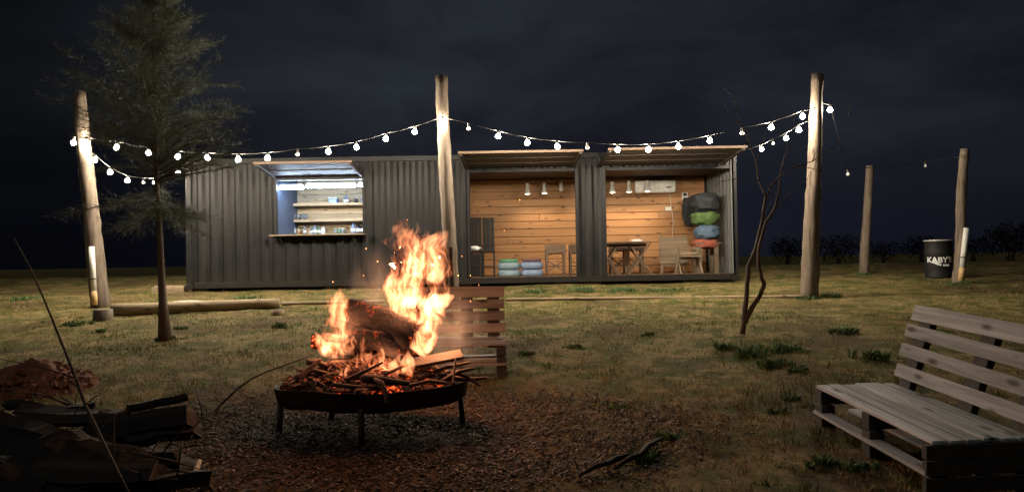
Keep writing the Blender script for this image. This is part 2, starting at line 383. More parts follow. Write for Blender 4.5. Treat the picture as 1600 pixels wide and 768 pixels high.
awning(O2a - .12, lx(1132), AZ + .05, 1.7, R(-3.2))
# wood lining of the lounge: every board its own piece
lin = bpy.data.objects.new('wood_lining', None); col.objects.link(lin); lin.parent = bar
LX0, LX1 = O1a - .25, CL - .12; YB = CD - .14
row, z = 0, .175
random.seed(3)
while z < 2.54:
    h = .19 + random.uniform(-.006, .006); xx = LX0; cuts = []
    c = LX0 + random.choice((1.1, 1.9, 2.7, 3.3))
    while c < LX1 - .5: cuts.append(c); c += random.choice((2.4, 3.0, 3.6))
    for c in cuts + [LX1]:
        h2 = min(h, 2.565 - z)
        p = MB().box((0, 0, 0), (c - xx - .006, .024, h2 - .012), None, 1, .006).build('plank', pine, lin)
        p.location = ((c + xx) / 2, YB + random.uniform(-.003, .003), z + h2 / 2); xx = c
    z += h; row += 1
MB().box(((LX0 + LX1) / 2, YB + .035, 1.45), (LX1 - LX0, .03, 2.55)).build('lining_backing', furn, bar)
for sdx in (LX0 + .02,):
    MB().box((sdx, CD / 2 + .02, 1.45), (.04, CD - .3, 2.54)).build('partition', furn, bar)
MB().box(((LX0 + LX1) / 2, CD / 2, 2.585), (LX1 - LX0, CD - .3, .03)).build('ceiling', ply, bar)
# bar room lining
BX0, BX1 = WX0 - .05, WX1 + .25; BY = 1.9
MB().box(((BX0 + BX1) / 2, BY + .05, 1.5), (BX1 - BX0, .03, 2.5)).build('bar_back_wall', bar_white, bar)
plain('bar_blue_lit_wall', (.06, .085, .14), .5)  # blue cast of the tube light, put into this wall's colour
MB().box((BX0, BY / 2 + .1, 1.5), (.03, BY - .15, 2.5)).build('bar_side_wall', 'bar_blue_lit_wall', bar)
MB().box((BX1, BY / 2 + .1, 1.5), (.03, BY - .15, 2.5)).build('bar_side_wall', bar_white, bar)
MB().box(((BX0 + BX1) / 2, BY / 2 + .1, 2.62), (BX1 - BX0 - .04, BY - .15, .03)).build('bar_ceiling', bar_white, bar)
# concrete pads under the container
for x in (.25, 3.2, 6.1, 9.0, CL - .25):
    for y in (.25, CD - .2):
        zb = hgt(CX + x, CY + y) - CZ - .05
        if .03 - zb > .02: MB().box((x, y, (zb + .035) / 2), (.35, .3, .035 - zb)).build('support_block', steel_in, bar)

# ---- bar shelf and what stands on it
SY = CY + 1.45                                    # front of the shelves
a0 = at(447, 262, SY); a1 = at(585, 262, SY)
def zy(py, px=510, Y=SY): return at(px, py, Y).z
shx0, shx1 = a0.x, a1.x
sh = thing('bar_shelf', (shx0, SY, CZ + .17), 'pale wooden shelf unit behind the bar window holding bottles and glasses', 'shelf')
hz = zy(262) - (CZ + .17)
sd_ = .34
for x in (0.02, shx1 - shx0 - .02): MB().box((x, sd_ / 2, hz / 2), (.04, sd_, hz)).build('side_panel', shelfw, sh)
SHZ = [zy(317), zy(342), zy(365)]
for zz in SHZ: MB().box(((shx1 - shx0) / 2, sd_ / 2, zz - (CZ + .17) - .03), (shx1 - shx0 - .085, sd_, .06), None, 1, .004).build('shelf_board', shelfw, sh)
zz = .3
while zz < hz - .02:
    h = min(.16, hz - zz); q = MB().box((0, 0, 0), (shx1 - shx0 - .09, .018, h - .006), None, 1, .003).build('back_plank', shelfw, sh)
    q.location = ((shx1 - shx0) / 2, sd_ + .012, zz + h / 2); zz += h
plain('glass_clear', (.75, .83, .9), .08, 0, .75); plain('bottle_blue', (.18, .26, .42), .15); plain('bottle_dark', (.02, .02, .03), .15)
plain('bottle_green', (.12, .2, .13), .15); plain('bottle_amber', (.22, .09, .02), .15); plain('label_white', (.75, .76, .78), .5); plain('box_blue', (.16, .28, .62), .4)
plain('jar_tan', (.4, .28, .16), .4)
def bottle(px, shelf, hpx, wpx, mat, label, lab=True, group='bottles on the bar shelves', nm='bottle', cat='bottle', Yo=.12, cap='bottle_dark'):
    p = at(px, [317, 342, 365][shelf], SY + Yo); p.z = SHZ[shelf] + .001
    h = hpx * pxm(SY); r = wpx * pxm(SY) / 2
    o = thing(nm, p, label, cat, group)
    MB().lathe([(r * .9, 0), (r, .02 * h), (r, .55 * h), (r * .85, .66 * h), (r * .36, .76 * h), (r * .33, .95 * h)], seg=12).build('body', mat, o, True)
    MB().lathe([(r * .4, .952 * h), (r * .4, h)], seg=10).build('cap', cap, o)
    if lab: MB().lathe([(r * 1.02, .16 * h), (r * 1.02, .46 * h)], seg=12, closed=True).build('paper_label', 'label_white', o, True)
    return o
def jar(px, shelf, hpx, wpx, mat, label, nm='jar', cat='jar', group='jars on the bar shelves', lid=True, Yo=.12):
    p = at(px, [317, 342, 365][shelf], SY + Yo); p.z = SHZ[shelf] + .001; h = hpx * pxm(SY); r = wpx * pxm(SY) / 2
    o = thing(nm, p, label, cat, group)
    MB().lathe([(r * .85, 0), (r, .06 * h), (r, .8 * h), (r * .8, .86 * h)], seg=12).build('body', mat, o, True)
    if lid: MB().lathe([(r * .86, .862 * h), (r * .86, h)], seg=12).build('lid', 'metal_lamp', o)
    return o
bottle(458, 2, 18, 9, 'bottle_blue', 'big blue bottle with white label at the left end of the lowest shelf')
jar(466, 2, 9, 7, 'jar_tan', 'small tan jar right of the big blue bottle')
jar(471, 2, 8, 6, 'bottle_amber', 'small amber jar beside the tan jar on the lowest shelf')
bottle(476, 2, 14, 6, 'glass_clear', 'slim clear bottle with white label left of the bottle cluster')
for i, (x, h, wd, mt, lb) in enumerate(((482, 9, 6, 'jar_tan', 'squat tan jar at the left of the low glass cluster'), (487, 12, 6, 'glass_clear', 'clear bottle in the middle cluster on the lowest shelf'),
        (492, 15, 7, 'bottle_blue', 'tall blue bottle in the middle cluster'), (498, 13, 7, 'bottle_green', 'green bottle at the right of the middle cluster'))):
    (jar if mt == 'jar_tan' else bottle)(x, 2, h, wd, mt, lb)
jar(505, 2, 11, 7, 'label_white', 'white capped jar standing alone mid shelf')
for i, (x, mt, lb) in enumerate(((524, 'glass_clear', 'first of three low jars right of the white jar'), (530, 'bottle_green', 'green middle one of three low jars on the lowest shelf'), (536, 'glass_clear', 'last of three low jars, nearest the dark bottles'))):
    jar(x, 2, 9, 7, mt, lb)
bottle(552, 2, 18, 8, 'bottle_blue', 'tall slate blue bottle left of the black bottles')
bottle(560, 2, 17, 8, 'bottle_dark', 'black bottle with white label near the right window edge')
bottle(567, 2, 16, 7, 'bottle_dark', 'black bottle half hidden by the right window edge')
for x, lb in ((460, 'leftmost clear tumbler on the middle shelf'), (466, 'second clear tumbler on the middle shelf'), (473, 'third clear tumbler on the middle shelf'), (478, 'rightmost clear tumbler on the middle shelf')):
    p = at(x, 342, SY + .12); p.z = SHZ[1] + .001; r = 3 * pxm(SY); h = 9 * pxm(SY)
    tag(MB().lathe([(r * .75, 0), (r, h), (r * .9, h), (r * .66, .015)], seg=12).build('glass_tumbler', 'glass_clear', None, True), lb, 'glass', 'tumblers on the bar shelf').location = p
p = at(521, 314, SY + .14); p.z = SHZ[0] + .001
bxo = thing('storage_box', p, 'blue plastic box with white lid on the top shelf', 'box')
MB().box((0, 0, .055), (.19, .16, .11), None, 1.06, .008).build('body', 'box_blue', bxo); MB().box((0, 0, .125), (.21, .18, .025), None, 1, .006).build('lid', 'white_plastic', bxo)
bottle(541, 0, 12, 8, 'bottle_blue', 'round blue bottle beside the blue box on the top shelf')
jar(556, 0, 8, 7, 'bottle_dark', 'dark jar near the right end of the top shelf'); jar(565, 0, 9, 6, 'glass_clear', 'clear jar at the right end of the top shelf')

# ---- LED tubes
for (x0, x1, y, lb) in ((437, 474, 293, 'short left white LED tube glowing under the bar window top'), (479, 555, 290.5, 'long white LED tube glowing across the bar window top'), (560, 569, 289, 'end of a white LED tube at the right window edge')):
    A = at(x0, y + .6, CY + .3); B = at(x1, y - .2, CY + .3)
    o = thing('led_tube', A, lb, 'tube light')
    MB().tube([A, B], .032, 10).build('tube', 'tube_lit', o, True, A)
    dz = Vector((0, .02, .05)); MB().bar(A + dz, B + dz, .03, .05).build('fitting', 'white_plastic', o, False, A)
    for q in (A, B): MB().tube([q + (A - B).normalized() * (.012 if q is A else -.012), q + (A - B).normalized() * (.03 if q is A else -.03)], .033, 10).build('end_cap', 'white_plastic', o, True, A)

# ---- lounge spot lamps
LY = CY + 1.7
for i, (px, py, lit, lb) in enumerate(((824, 303, 1, 'leftmost small white spot lamp over the pine wall'), (851, 302, 1, 'second small spot lamp from the left over the pine wall'), (877, 299, 0, 'unlit narrow third spot lamp over the pine wall'),
        (905, 301, 1, 'spot lamp half hidden by the container pillar'), (957, 301, 1, 'first spot lamp right of the container pillar'), (983, 300, 1, 'spot lamp left of the air conditioner front'), (1012, 299, 1, 'rightmost spot lamp, in front of the air conditioner'))):
    p = at(px, py, LY); o = thing('spot_lamp', p, lb, 'spot lamp', 'spot lamps in the lounge')
    top = (CZ + CH - .18) - p.z
    MB().lathe([(.08 if lit else .05, 0), (.07, .05), (.045, .10), (.045, .26), (.02, .275)], seg=14, closed=True).build('shade', 'metal_lamp', o, True)
    MB().tube([(0, 0, .27), (0, 0, top)], .006, 6).build('stem', 'cable_black', o)
    if lit:
        MB().lathe([(.0005, -.012), (.05, .0), (.062, .012), (.04, .03)], seg=14).build('bulb', 'lamp_lit', o, True)
        sp = bpy.data.lights.new('lamp_light', 'SPOT'); sp.energy = 24; sp.color = (1, .74, .46); sp.spot_size = R(118); sp.spot_blend = .5; sp.shadow_soft_size = .03
        so_ = link('lamp_light', sp, o, (0, 0, -.03)); so_.rotation_euler = (R(8), 0, 0)

# ---- air conditioner, switch box, cables
p = at(1023, 292, CY + YB - .13); o = thing('air_conditioner', p, 'white wall air conditioner high on the pine wall', 'air conditioner')
MB().box((0, 0, 0), (1.02, .2, .31), None, 1, .03).build('body', 'white_plastic', o)
MB().box((0, -.09, -.125), (.9, .06, .02)).build('louvre', 'label_white', o); MB().box((.33, -.102, -.02), (.12, .004, .03)).build('display', 'bottle_dark', o)
p = at(1044, 326, CY + YB - .03); o = thing('wall_socket', p, 'small white socket box on the pine wall below the air conditioner', 'socket')
MB().box((0, 0, 0), (.15, .035, .1), None, 1, .006).build('body', 'white_plastic', o); MB().box((.02, -.02, 0), (.06, .006, .05)).build('cover', 'label_white', o)
p = at(1070, 307, CY + YB - .04); o = thing('junction_box', p, 'white junction box beside the dark bag on the pine wall', 'junction box')
MB().box((0, 0, 0), (.14, .05, .2), None, 1, .006).build('body', 'white_plastic', o); MB().box((0, -.028, .05), (.08, .01, .07)).build('plug', 'socket_black', o)
pts = [at(1046, 300, CY + YB - .03), at(1049, 325, CY + YB - .03), at(1052, 345, CY + YB - .03), at(1051, 362, CY + YB - .03), at(1050, 385, CY + YB - .03)]
tag(MB().tube(pts, .009, 6).build('cable', 'cable_white', None, True, pts[0]), 'pale cable hanging from the air conditioner down the pine wall', 'cable').location = pts[0]

# ---- lounge furniture
FZ = CZ + .166
def floor_at(px, y_off, py=430): p = at(px, py, CY + y_off); p.z = FZ; return p
for nm, px, lb in (('green', 795, 'pair of stacked pale blue painted tyres with a green seat'), ('maroon', 831, 'pair of stacked blue painted tyres with a maroon seat')):
    p = floor_at(px, .55)
    plain('tyre_' + nm, (.17, .24, .30) if nm == 'green' else (.17, .23, .36), .6); plain('seat_' + nm, (.07, .24, .15) if nm == 'green' else (.10, .055, .085), .8)
    o = thing('tyre_pouf', p, lb, 'tyre stool', 'painted tyre stools in the lounge')
    for k in range(2):
        prof = [(.19, .0), (.235, .012), (.258, .05), (.262, .09), (.25, .14), (.215, .163), (.17, .165)]
        MB().lathe(prof, (0, 0, .168 * k), 28).build('tyre', 'tyre_' + nm, o, True)
    MB().lathe([(.20, .336), (.215, .345), (.215, .39), (.2, .405)], (0, 0, 0), 24).build('seat', 'seat_' + nm, o, True)
def xstool(px, yo, lb, w_=.46, h_=.74, grp='crossed leg bar stools'):
    p = floor_at(px, yo); o = thing('bar_stool', p, lb, 'stool', grp)
    MB().box((0, -.16, h_ - .12), (w_, .03, .2), None, 1, .006).build('backrest', furn, o)
    MB().box((0, .06, h_ - .22), (w_, .34, .03), None, 1, .006).build('seat', furn, o)
    for sx_ in (-1, 1):
        for sy_ in (-.16, .2): MB().box((sx_ * (w_ / 2 - .03), sy_, (h_ - .02) / 2), (.045, .04, h_ - .03)).build('leg', furn, o)
    for s_ in (-1, 1): MB().bar((s_ * w_ * .42, -.13, .1), (-s_ * w_ * .42, -.13, h_ - .38), .03, .03).build('cross_brace', furn, o)
    MB().box((0, .2, .22), (w_ - .1, .03, .03)).build('stretcher', furn, o)
    return o
xstool(868, .75, 'dark wooden cross-braced stool right of the painted tyres'); xstool(905, .80, 'dark wooden stool half hidden behind the container pillar')
# folding table with crossed legs
p = floor_at(975, .75); o = thing('folding_table', p, 'dark folding table with crossed legs right of the container pillar', 'table')
for k in range(5): MB().box((0, -.28 + k * .14, .74), (1.15, .13, .03), None, 1, .004).build('top_slat', furn, o)
for sx_ in (-.36, .36):
    for s_ in (-1, 1): MB().bar((sx_ - s_ * .26, -.12 + s_ * .015, 0.01), (sx_ + s_ * .24, -.12 + s_ * .015, .71), .06, .03).build('leg', furn, o)
    for s_ in (-1, 1): MB().bar((sx_ - s_ * .26, .28 + s_ * .015, 0.01), (sx_ + s_ * .24, .28 + s_ * .015, .71), .06, .03).build('leg', furn, o)
for y_ in (-.08, .3): MB().box((0, y_, .68), (1.0, .03, .06)).build('apron', furn, o)
for px, lb in ((966, 'dark stool behind the folding table, left one'), (992, 'dark stool behind the folding table, right one')): xstool(px, 1.55, lb, .4, .78)
p = at(995, 381.5, CY + .85); p.z = FZ + .756
cl_ = blob('cloth', (0, 0, .03), (.13, .08, .03), 'label_white', None, 3, .4, 2.5); cl_.location = p; tag(cl_, 'crumpled white cloth on the folding table', 'cloth')
# upright slatted folded table
p = floor_at(1053, .95); o = thing('folded_table', p, 'grey brown slatted table top standing on edge against the wall', 'table')
for k in range(8): MB().box((0, 0, .27 + k * .078), (.66, .03, .072), None, 1, .003).build('slat', furn2, o)
for sx_ in (-.27, .27): MB().box((sx_, .035, .45), (.05, .035, .9)).build('leg', furn2, o)
MB().box((0, .036, .2), (.5, .03, .05)).build('stretcher', furn2, o)
# wooden armchair / folding chair
p = floor_at(1078, .5); o = thing('folding_chair', p, 'grey wooden folding chair before the upright table top', 'chair')
for sx_ in (-.24, .24):
    MB().bar((sx_, .18, 0), (sx_, -.02, .62), .035, .04).build('leg', furn2, o); MB().bar((sx_, -.2, 0), (sx_, .2, .42), .035, .03).build('leg', furn2, o)
for zz in (.36, .47, .58): MB().box((0, .0 if zz > .5 else .05, zz), (.47, .025, .05), None, 1, .003).build('back_slat', furn2, o)
for k in range(4): MB().box((0, -.15 + k * .085, .40), (.46, .075, .02)).build('seat_slat', furn2, o)
MB().bar((-.36, -.1, 0), (-.28, -.1, .42), .04, .03).build('arm_post', furn2, o)
# side table and the heap of bags
p = floor_at(1103, .9); o = thing('side_table', p, 'rough wooden table under the heap of bags', 'table')
MB().box((0, 0, .69), (.62, .5, .04), None, 1, .006).build('table_top', furn, o)
for sx_ in (-.2, .2):
    for sy_ in (-.18, .18): MB().box((sx_, sy_, .335), (.14 if sx_ < 0 else .09, .06, .67)).build('leg', furn2, o)
tz = FZ + .71
plain('cloth_red', (.27, .07, .045), .85); plain('cloth_blue', (.065, .105, .17), .85); plain('cloth_green', (.075, .13, .04), .85); plain('cloth_dark', (.022, .026, .032), .85)
def crease(o, seed, sz):
    for q in o.data.vertices:
        c = q.co / sz; k = 1 - abs(mnoise.noise(Vector((c.x * 1.3 + seed, c.y * 1.3, c.z * 2.2 + c.x)))) * 2.2
        n_ = q.normal; q.co -= n_ * (max(0, k - .55) * .3 * sz)
def bag(nm, px, py, wpx, hpx, mat, lb, yo=.85, dep=.22, sd_=1):
    p = at(px, py, CY + yo); w2, h2 = wpx * pxm(CY + yo) / 2, hpx * pxm(CY + yo) / 2
    o = blob(nm, (0, 0, 0), (w2, dep, h2), mat, None, sd_, .22, 2.2, 4); crease(o, sd_, min(w2, h2)); o.location = p; return tag(o, lb, 'bag', 'heap of stuffed bags')
bag('cushion_bag', 1101, 381, 42, 17, 'cloth_red', 'flat red cushion at the bottom of the heap', sd_=2)
bag('stuffed_bag', 1104, 363, 40, 26, 'cloth_blue', 'soft blue bag between the red cushion and green bag', sd_=5)
bag('stuffed_bag', 1101, 341, 44, 24, 'cloth_green', 'bright green stuffed bag in the heap by the end wall', sd_=8)
bag('stuffed_bag', 1101, 317, 46, 32, 'cloth_dark', 'big dark bag topping the heap by the end wall', sd_=11, dep=.3)
bag('dark_jacket', 1077, 330, 22, 46, 'cloth_dark', 'dark jacket hanging left of the heap of bags', sd_=14, dep=.1, yo=1.9)
# dark tall back chairs at the left
for px, yo, lb in ((744, .5, 'black high backed chair beside the left opening post'), (764, .62, 'black high backed chair beside the painted tyres')):
    p = floor_at(px, yo); o = thing('high_back_chair', p, lb, 'chair', 'black high backed chairs')
    for k in range(3): MB().box((-.09 + k * .09, .12, .98), (.084, .03, .78), None, 1, .006).build('back_slat', blackp, o)
    MB().box((0, .135, .72), (.28, .025, .06)).build('back_rail', blackp, o)
    MB().box((0, -.04, .60), (.30, .34, .04), None, 1, .008).build('seat', blackp, o)
    for sx_ in (-.125, .125):
        for sy_ in (-.17, .11): MB().box((sx_, sy_, .29), (.035, .035, .58)).build('leg', blackp, o)
    MB().box((0, -.17, .25), (.22, .025, .03)).build('stretcher', blackp, o)
    if px == 744: MB().box((0, -.15, .30), (.2, .02, .5)).build('front_panel', blackp, o)
p = at(741, 388, CY + .42); p.z = FZ + .62
q = blob('rag', (0, 0, .045), (.12, .09, .05), 'label_white', None, 9, .6, 2.6); q.location = p; tag(q, 'crumpled white rag on the seat of the black chair', 'rag')

# ---- step block and loose things at the left end
p = gpt(265, 456); o = thing('timber_step', p, 'weathered timber block at the left end of the container', 'timber')
for k in range(2): MB().box((0, .12 * k - .06, .05 + .03 * k), (.72, .11, .16), None, 1, .012).build('beam', logx, o)

# ================================================================== POLES
def pole(base_px, top_px, Y=None, rpx0=12, rpx1=9, lb='', seed=0, dY=0):
    b_ = gpt(*base_px)
    if Y: b_ = at(base_px[0], base_px[1], Y); b_.z = hgt(b_.x, b_.y)
    tp = at(top_px[0], top_px[1], b_.y + dY); r0, r1 = rpx0 * pxm(b_.y), rpx1 * pxm(b_.y)
    o = thing('timber_pole', b_, lb, 'pole', 'round timber poles of the yard')
    n = 26; pts = []; rr = []
    for i in range(n + 1):
        f = i / n; q = b_.lerp(tp, f) + Vector((.03 * mnoise.noise(Vector((seed, f * 2.2, 0))), .03 * mnoise.noise(Vector((seed, f * 2.2, 5))), 0))
        if i == 0: q.z -= .15
        pts.append(q); rr.append(r0 + (r1 - r0) * f ** .8)
    MB().tube(pts, rr, 18, True, 1, .17).build('trunk', pole_m, o, True, b_)
    o['_top'] = 0; del o['_top']
    return o, b_, tp
PL, plb, plt = pole((158, 481), (123, 143), None, 14.5, 9.0, 'leaning timber pole left of the container beside the stump', 1)
PC, pcb, pct = pole((707, 470), (689, 119), None, 11.5, 9.5, 'middle timber pole behind the fire with strips nailed low', 2)
PR, prb, prt = pole((1265, 463), (1277, 116), None, 14, 8.5, 'thick timber pole right of the container by the bare sapling', 3)
P4, p4b, p4t = pole((1350, 428), (1359, 259), None, 7.5, 5.5, 'thin far timber pole between the thick pole and the barrel', 4)
P5, p5b, p5t = pole((1497, 442), (1507, 233), None, 8.5, 6.5, 'timber pole with a white pipe beside the black barrel', 5)
def conduit(px0, py0, px1, py1, Y, rpx, lb, ysplit=.25, wood_strip=False):
    A = at(px0, py0, Y); B = at(px1, py1, Y); r = rpx * pxm(Y)
    o = thing('conduit_pipe', A, lb, 'pipe', 'pipes standing against poles'); s = A.lerp(B, ysplit)
    MB().tube([A, s], r, 12).build('lower_sleeve', 'yellowed_plastic', o, True, A); MB().tube([s + (B - A) * .003, B], r * .96, 12).build('pipe', 'white_plastic', o, True, A)
    MB().tube([A.lerp(B, .44), A.lerp(B, .455)], r * 1.12, 12).build('clip', 'cable_black', o, True, A)
conduit(148, 476, 143, 385, plb.y - .22, 4.2, 'white pipe with yellowed foot left of the leaning pole', .24)
conduit(1501, 439, 1510, 356, p5b.y - .16, 4.2, 'white pipe with yellowed foot leaning on the pole by the barrel', .25)
A = gpt(706, 470); 
for i, dx in enumerate((-5, 4)):
    a = at(703 + dx, 452, pcb.y - .2); b_ = at(700 + dx, 385, pcb.y - .2)
    if i == 0: stp = thing('nailed_strips', a, 'two pale wooden strips nailed to the foot of the middle pole', 'wood strip')
    MB().bar(a, b_, .07, .03, (0, 1, 0), .004).build('strip', batten, stp, False, stp.location)

# ================================================================== STRING LIGHTS
def ico(r, sub=2):
    bm = bmesh.new(); bmesh.ops.create_icosphere(bm, subdivisions=sub, radius=r)
    for q in bm.verts:
        if q.co.z > 0: q.co.z *= 1.25; q.co.x *= 1 - .35 * (q.co.z / (1.25 * r)) ; q.co.y *= 1 - .35 * (q.co.z / (1.25 * r))
    me = bpy.data.meshes.new('bulb'); bm.to_mesh(me); bm.free(); me.polygons.foreach_set('use_smooth', [True] * len(me.polygons)); return me
BL = ico(.046); BL.materials.append(MATS['bulb_lit']); BU = ico(.038); BU.materials.append(MATS['bulb_glass'])
SK = MB().lathe([(.016, 0), (.022, .005), (.022, .05), (.012, .06)], (0, 0, .048), 10).build('socket', 'socket_black'); SKM = SK.data; bpy.data.objects.remove(SK)
def string(bulbs, start, end, lb):
    root = thing('string_light', start, lb, 'string light', 'strings of light bulbs'); S = Vector(start)
    P = [Vector(start)] + [at(x, y, Y) + Vector((0, 0, .105)) for (x, y, Y, l) in bulbs] + [Vector(end)]
    fine_ = []
    for i in range(len(P) - 1):
        for k in range(4):
            f = k / 4; q = P[i].lerp(P[i + 1], f); q.z -= .012 * math.sin(math.pi * f); fine_.append(q)
    fine_.append(P[-1]); MB().tube(fine_, .008, 5).build('cable', 'cable_black', root, True, S)
    for (x, y, Y, l) in bulbs:
        o = link('bulb', BL if l else BU, root, at(x, y, Y) - S)
        o.rotation_euler = (random.uniform(-.12, .12), random.uniform(-.15, .15), random.random() * 6); link('socket', SKM, o)
def ip(px, a, b_):
    return a[1] + (b_[1] - a[1]) * (px - a[0]) / (b_[0] - a[0])
yl, yc, yr = plb.y - .16, pcb.y - .16, prb.y - .18
A_ = (134, yl); C_ = (692, yc); D_ = (1265, yr)
sl = [(134, 223, 1), (182, 230, 1), (232, 239, 1), (278, 245, 1), (324, 247, 1), (372, 249, 1), (418, 247, 1), (465, 241, 0), (513, 237, 1), (557, 230, 1), (603, 217, 1), (648, 206, 1)]
string([(x, y, ip(x, A_, C_), l) for x, y, l in sl], at(128, 214, yl), at(690, 182, yc), 'string of warm bulbs from the left pole to the middle pole')
sr = [(692, 191, 1), (732, 201, 0), (778, 213, 1), (824, 223, 1), (871, 229, 1), (918, 231, 0), (965, 234, 1), (1013, 234, 1), (1060, 229, 1), (1109, 220, 1), (1159, 208, 0), (1205, 199, 1), (1254, 182, 1)]
string([(x, y, ip(x, C_, D_), l) for x, y, l in sr], at(690, 183, yc), at(1275, 168, yr), 'string of warm bulbs from the middle pole to the thick right pole')
string([(115, 223, plb.y + .4, 1), (148, 250, 14.0, 1), (172, 269, 14.8, 1), (199, 282, 15.6, 1), (224, 285, 16.4, 0), (242, 285, 17.0, 1), (278, 269, 17.8, 1)], at(121, 212, plb.y + .15), (CX + .1, CY + CD, CZ + CH + .02), 'sagging string of bulbs from the left pole back behind the container')
string([(1248, 203, 14.1, 1), (1228, 216, 14.9, 1), (1208, 224, 15.8, 0), (1190, 233, 16.7, 1)], at(1268, 186, prb.y + .12), (CX + CL - .1, CY + CD, CZ + CH + .02), 'short string of bulbs from the thick pole back behind the awning')
string([(1297, 172, prb.y + .1, 1), (1325, 272, 16.5, 0), (1446, 259, 17.4, 0)], at(1283, 160, prb.y + .1), at(1504, 244, p5b.y - .1), 'mostly unlit string sagging from the thick pole to the barrel pole')

# ================================================================== BARREL
b_ = gpt(1467, 434); rB = 19.5 * pxm(b_.y); hB = 57 * pxm(b_.y)
o = thing('barrel', b_, 'black steel barrel with white lettering beside the far pole', 'barrel')
prof = [(rB * .98, 0), (rB, .02), (rB * .985, .03)]
for f in (.33, .66): prof += [(rB * .985, hB * f - .03), (rB * 1.02, hB * f), (rB * .985, hB * f + .03)]
prof += [(rB * .985, hB - .03), (rB * 1.01, hB - .01)]
MB().lathe(prof, (0, 0, 0), 32).build('drum', blackp, o, True)
MB().lathe([(rB * 1.03, hB - .008), (rB * 1.03, hB + .02), (rB * .97, hB + .02), (rB * .97, hB + .004)], (0, 0, 0), 32).build('rim', 'metal_lamp', o, True)
def barrel_text(txt, size, zc, bow, name):
    cu = bpy.data.curves.new(name, 'FONT'); cu.body = txt; cu.size = size; cu.align_x = 'CENTER'; cu.offset = .005
    tmp = bpy.data.objects.new('tmp', cu); col.objects.link(tmp); dg = bpy.context.evaluated_depsgraph_get()
    me = bpy.data.meshes.new_from_object(tmp.evaluated_get(dg)); bpy.data.objects.remove(tmp)
    bm = bmesh.new(); bm.from_mesh(me); bmesh.ops.subdivide_edges(bm, edges=[e_ for e_ in bm.edges if e_.calc_length() > .04], cuts=2)
    for q in bm.verts:
        x, y = q.co.x, q.co.y; a = x / (rB * 1.0) - .42
        q.co = Vector((math.sin(a) * (rB * 1.028), -math.cos(a) * (rB * 1.028), zc + y - bow * x * x))
    bm.to_mesh(me); bm.free(); me.materials.clear(); me.materials.append(MATS['label_white']); return link(name, me, o)
barrel_text("KABY'S", .17, hB * .41, -.15, 'lettering')
sb = MB()
for k, wd in enumerate((.035, .03, .033, .03, .028, 0, .032, .03, .032, .034)):
    a = -.85 + k * .115
    if wd: sb.box((math.sin(a) * rB * 1.03, -math.cos(a) * rB * 1.03, hB * .335 + .10 * a * a), (wd, .006, .045), Matrix.Rotation(a, 3, 'Z'))
sb.build('small_lettering', 'label_white', o)

# ================================================================== PALLET BENCHES
def bench(loc, rz, Lb, wood_m, name, lb, near=0, nb=4, seat_z=.32, depth=.62, back=.56, lean=.19, ends=True, fr=True):
    o = thing(name, loc, lb, 'bench', 'pallet benches', rot=(Matrix.Rotation(-math.atan(SLOPE), 3, 'X') @ Matrix.Rotation(rz, 3, 'Z')).to_euler())
    # local: x along the bench, -y is the front edge
    n = 6; bw = depth / n
    for k in range(n):
        q = MB().box((0, 0, 0), (Lb + random.uniform(-.015, .015), bw - random.uniform(.012, .024), .022), None, 1, .003).build('seat_plank', wood_m, o)
        q.location = (random.uniform(-.008, .008), -depth / 2 + bw * (k + .5), seat_z - .011 + random.uniform(-.003, .003)); q.rotation_euler = (0, 0, random.uniform(-.004, .004))
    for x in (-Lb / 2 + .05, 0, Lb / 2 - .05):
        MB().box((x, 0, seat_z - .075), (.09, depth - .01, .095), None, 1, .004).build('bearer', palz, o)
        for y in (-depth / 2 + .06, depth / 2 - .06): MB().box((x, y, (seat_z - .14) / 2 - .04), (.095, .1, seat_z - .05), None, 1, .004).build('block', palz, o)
    for y in (-depth / 2 + .035, 0, depth / 2 - .05):
        MB().box((0, y, .125), (Lb - .01, .095, .022), None, 1, .003).build('bottom_plank', wood_m, o)
    if near:
        for zz in (.08, .175, .262): MB().box((near * (Lb / 2 + .012), .02, zz), (.022, depth + .12, .082), None, 1, .003).build('shaded_end_plank', palz, o)  # planks added at the near end, its shade put into their dark wood
    # backrest
    sl_ = lean / back
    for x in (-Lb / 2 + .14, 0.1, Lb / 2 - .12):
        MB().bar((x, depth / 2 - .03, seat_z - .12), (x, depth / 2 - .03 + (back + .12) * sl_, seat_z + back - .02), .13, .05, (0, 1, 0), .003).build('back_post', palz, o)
    for k in range(nb):
        f = (k + .55) / nb * back; h = .095 if k < nb - 1 else .115
        q = MB().box((0, 0, 0), (Lb + random.uniform(-.01, .02), .022, h), None, 1, .003).build('back_slat', wood_m, o)
        q.location = (random.uniform(-.01, .01), depth / 2 - .055 + (f + .12) * sl_, seat_z + f + .02); q.rotation_euler = (-math.atan(sl_) + random.uniform(-.03, .03), random.uniform(-.012, .012), random.uniform(-.008, .008))
    return o
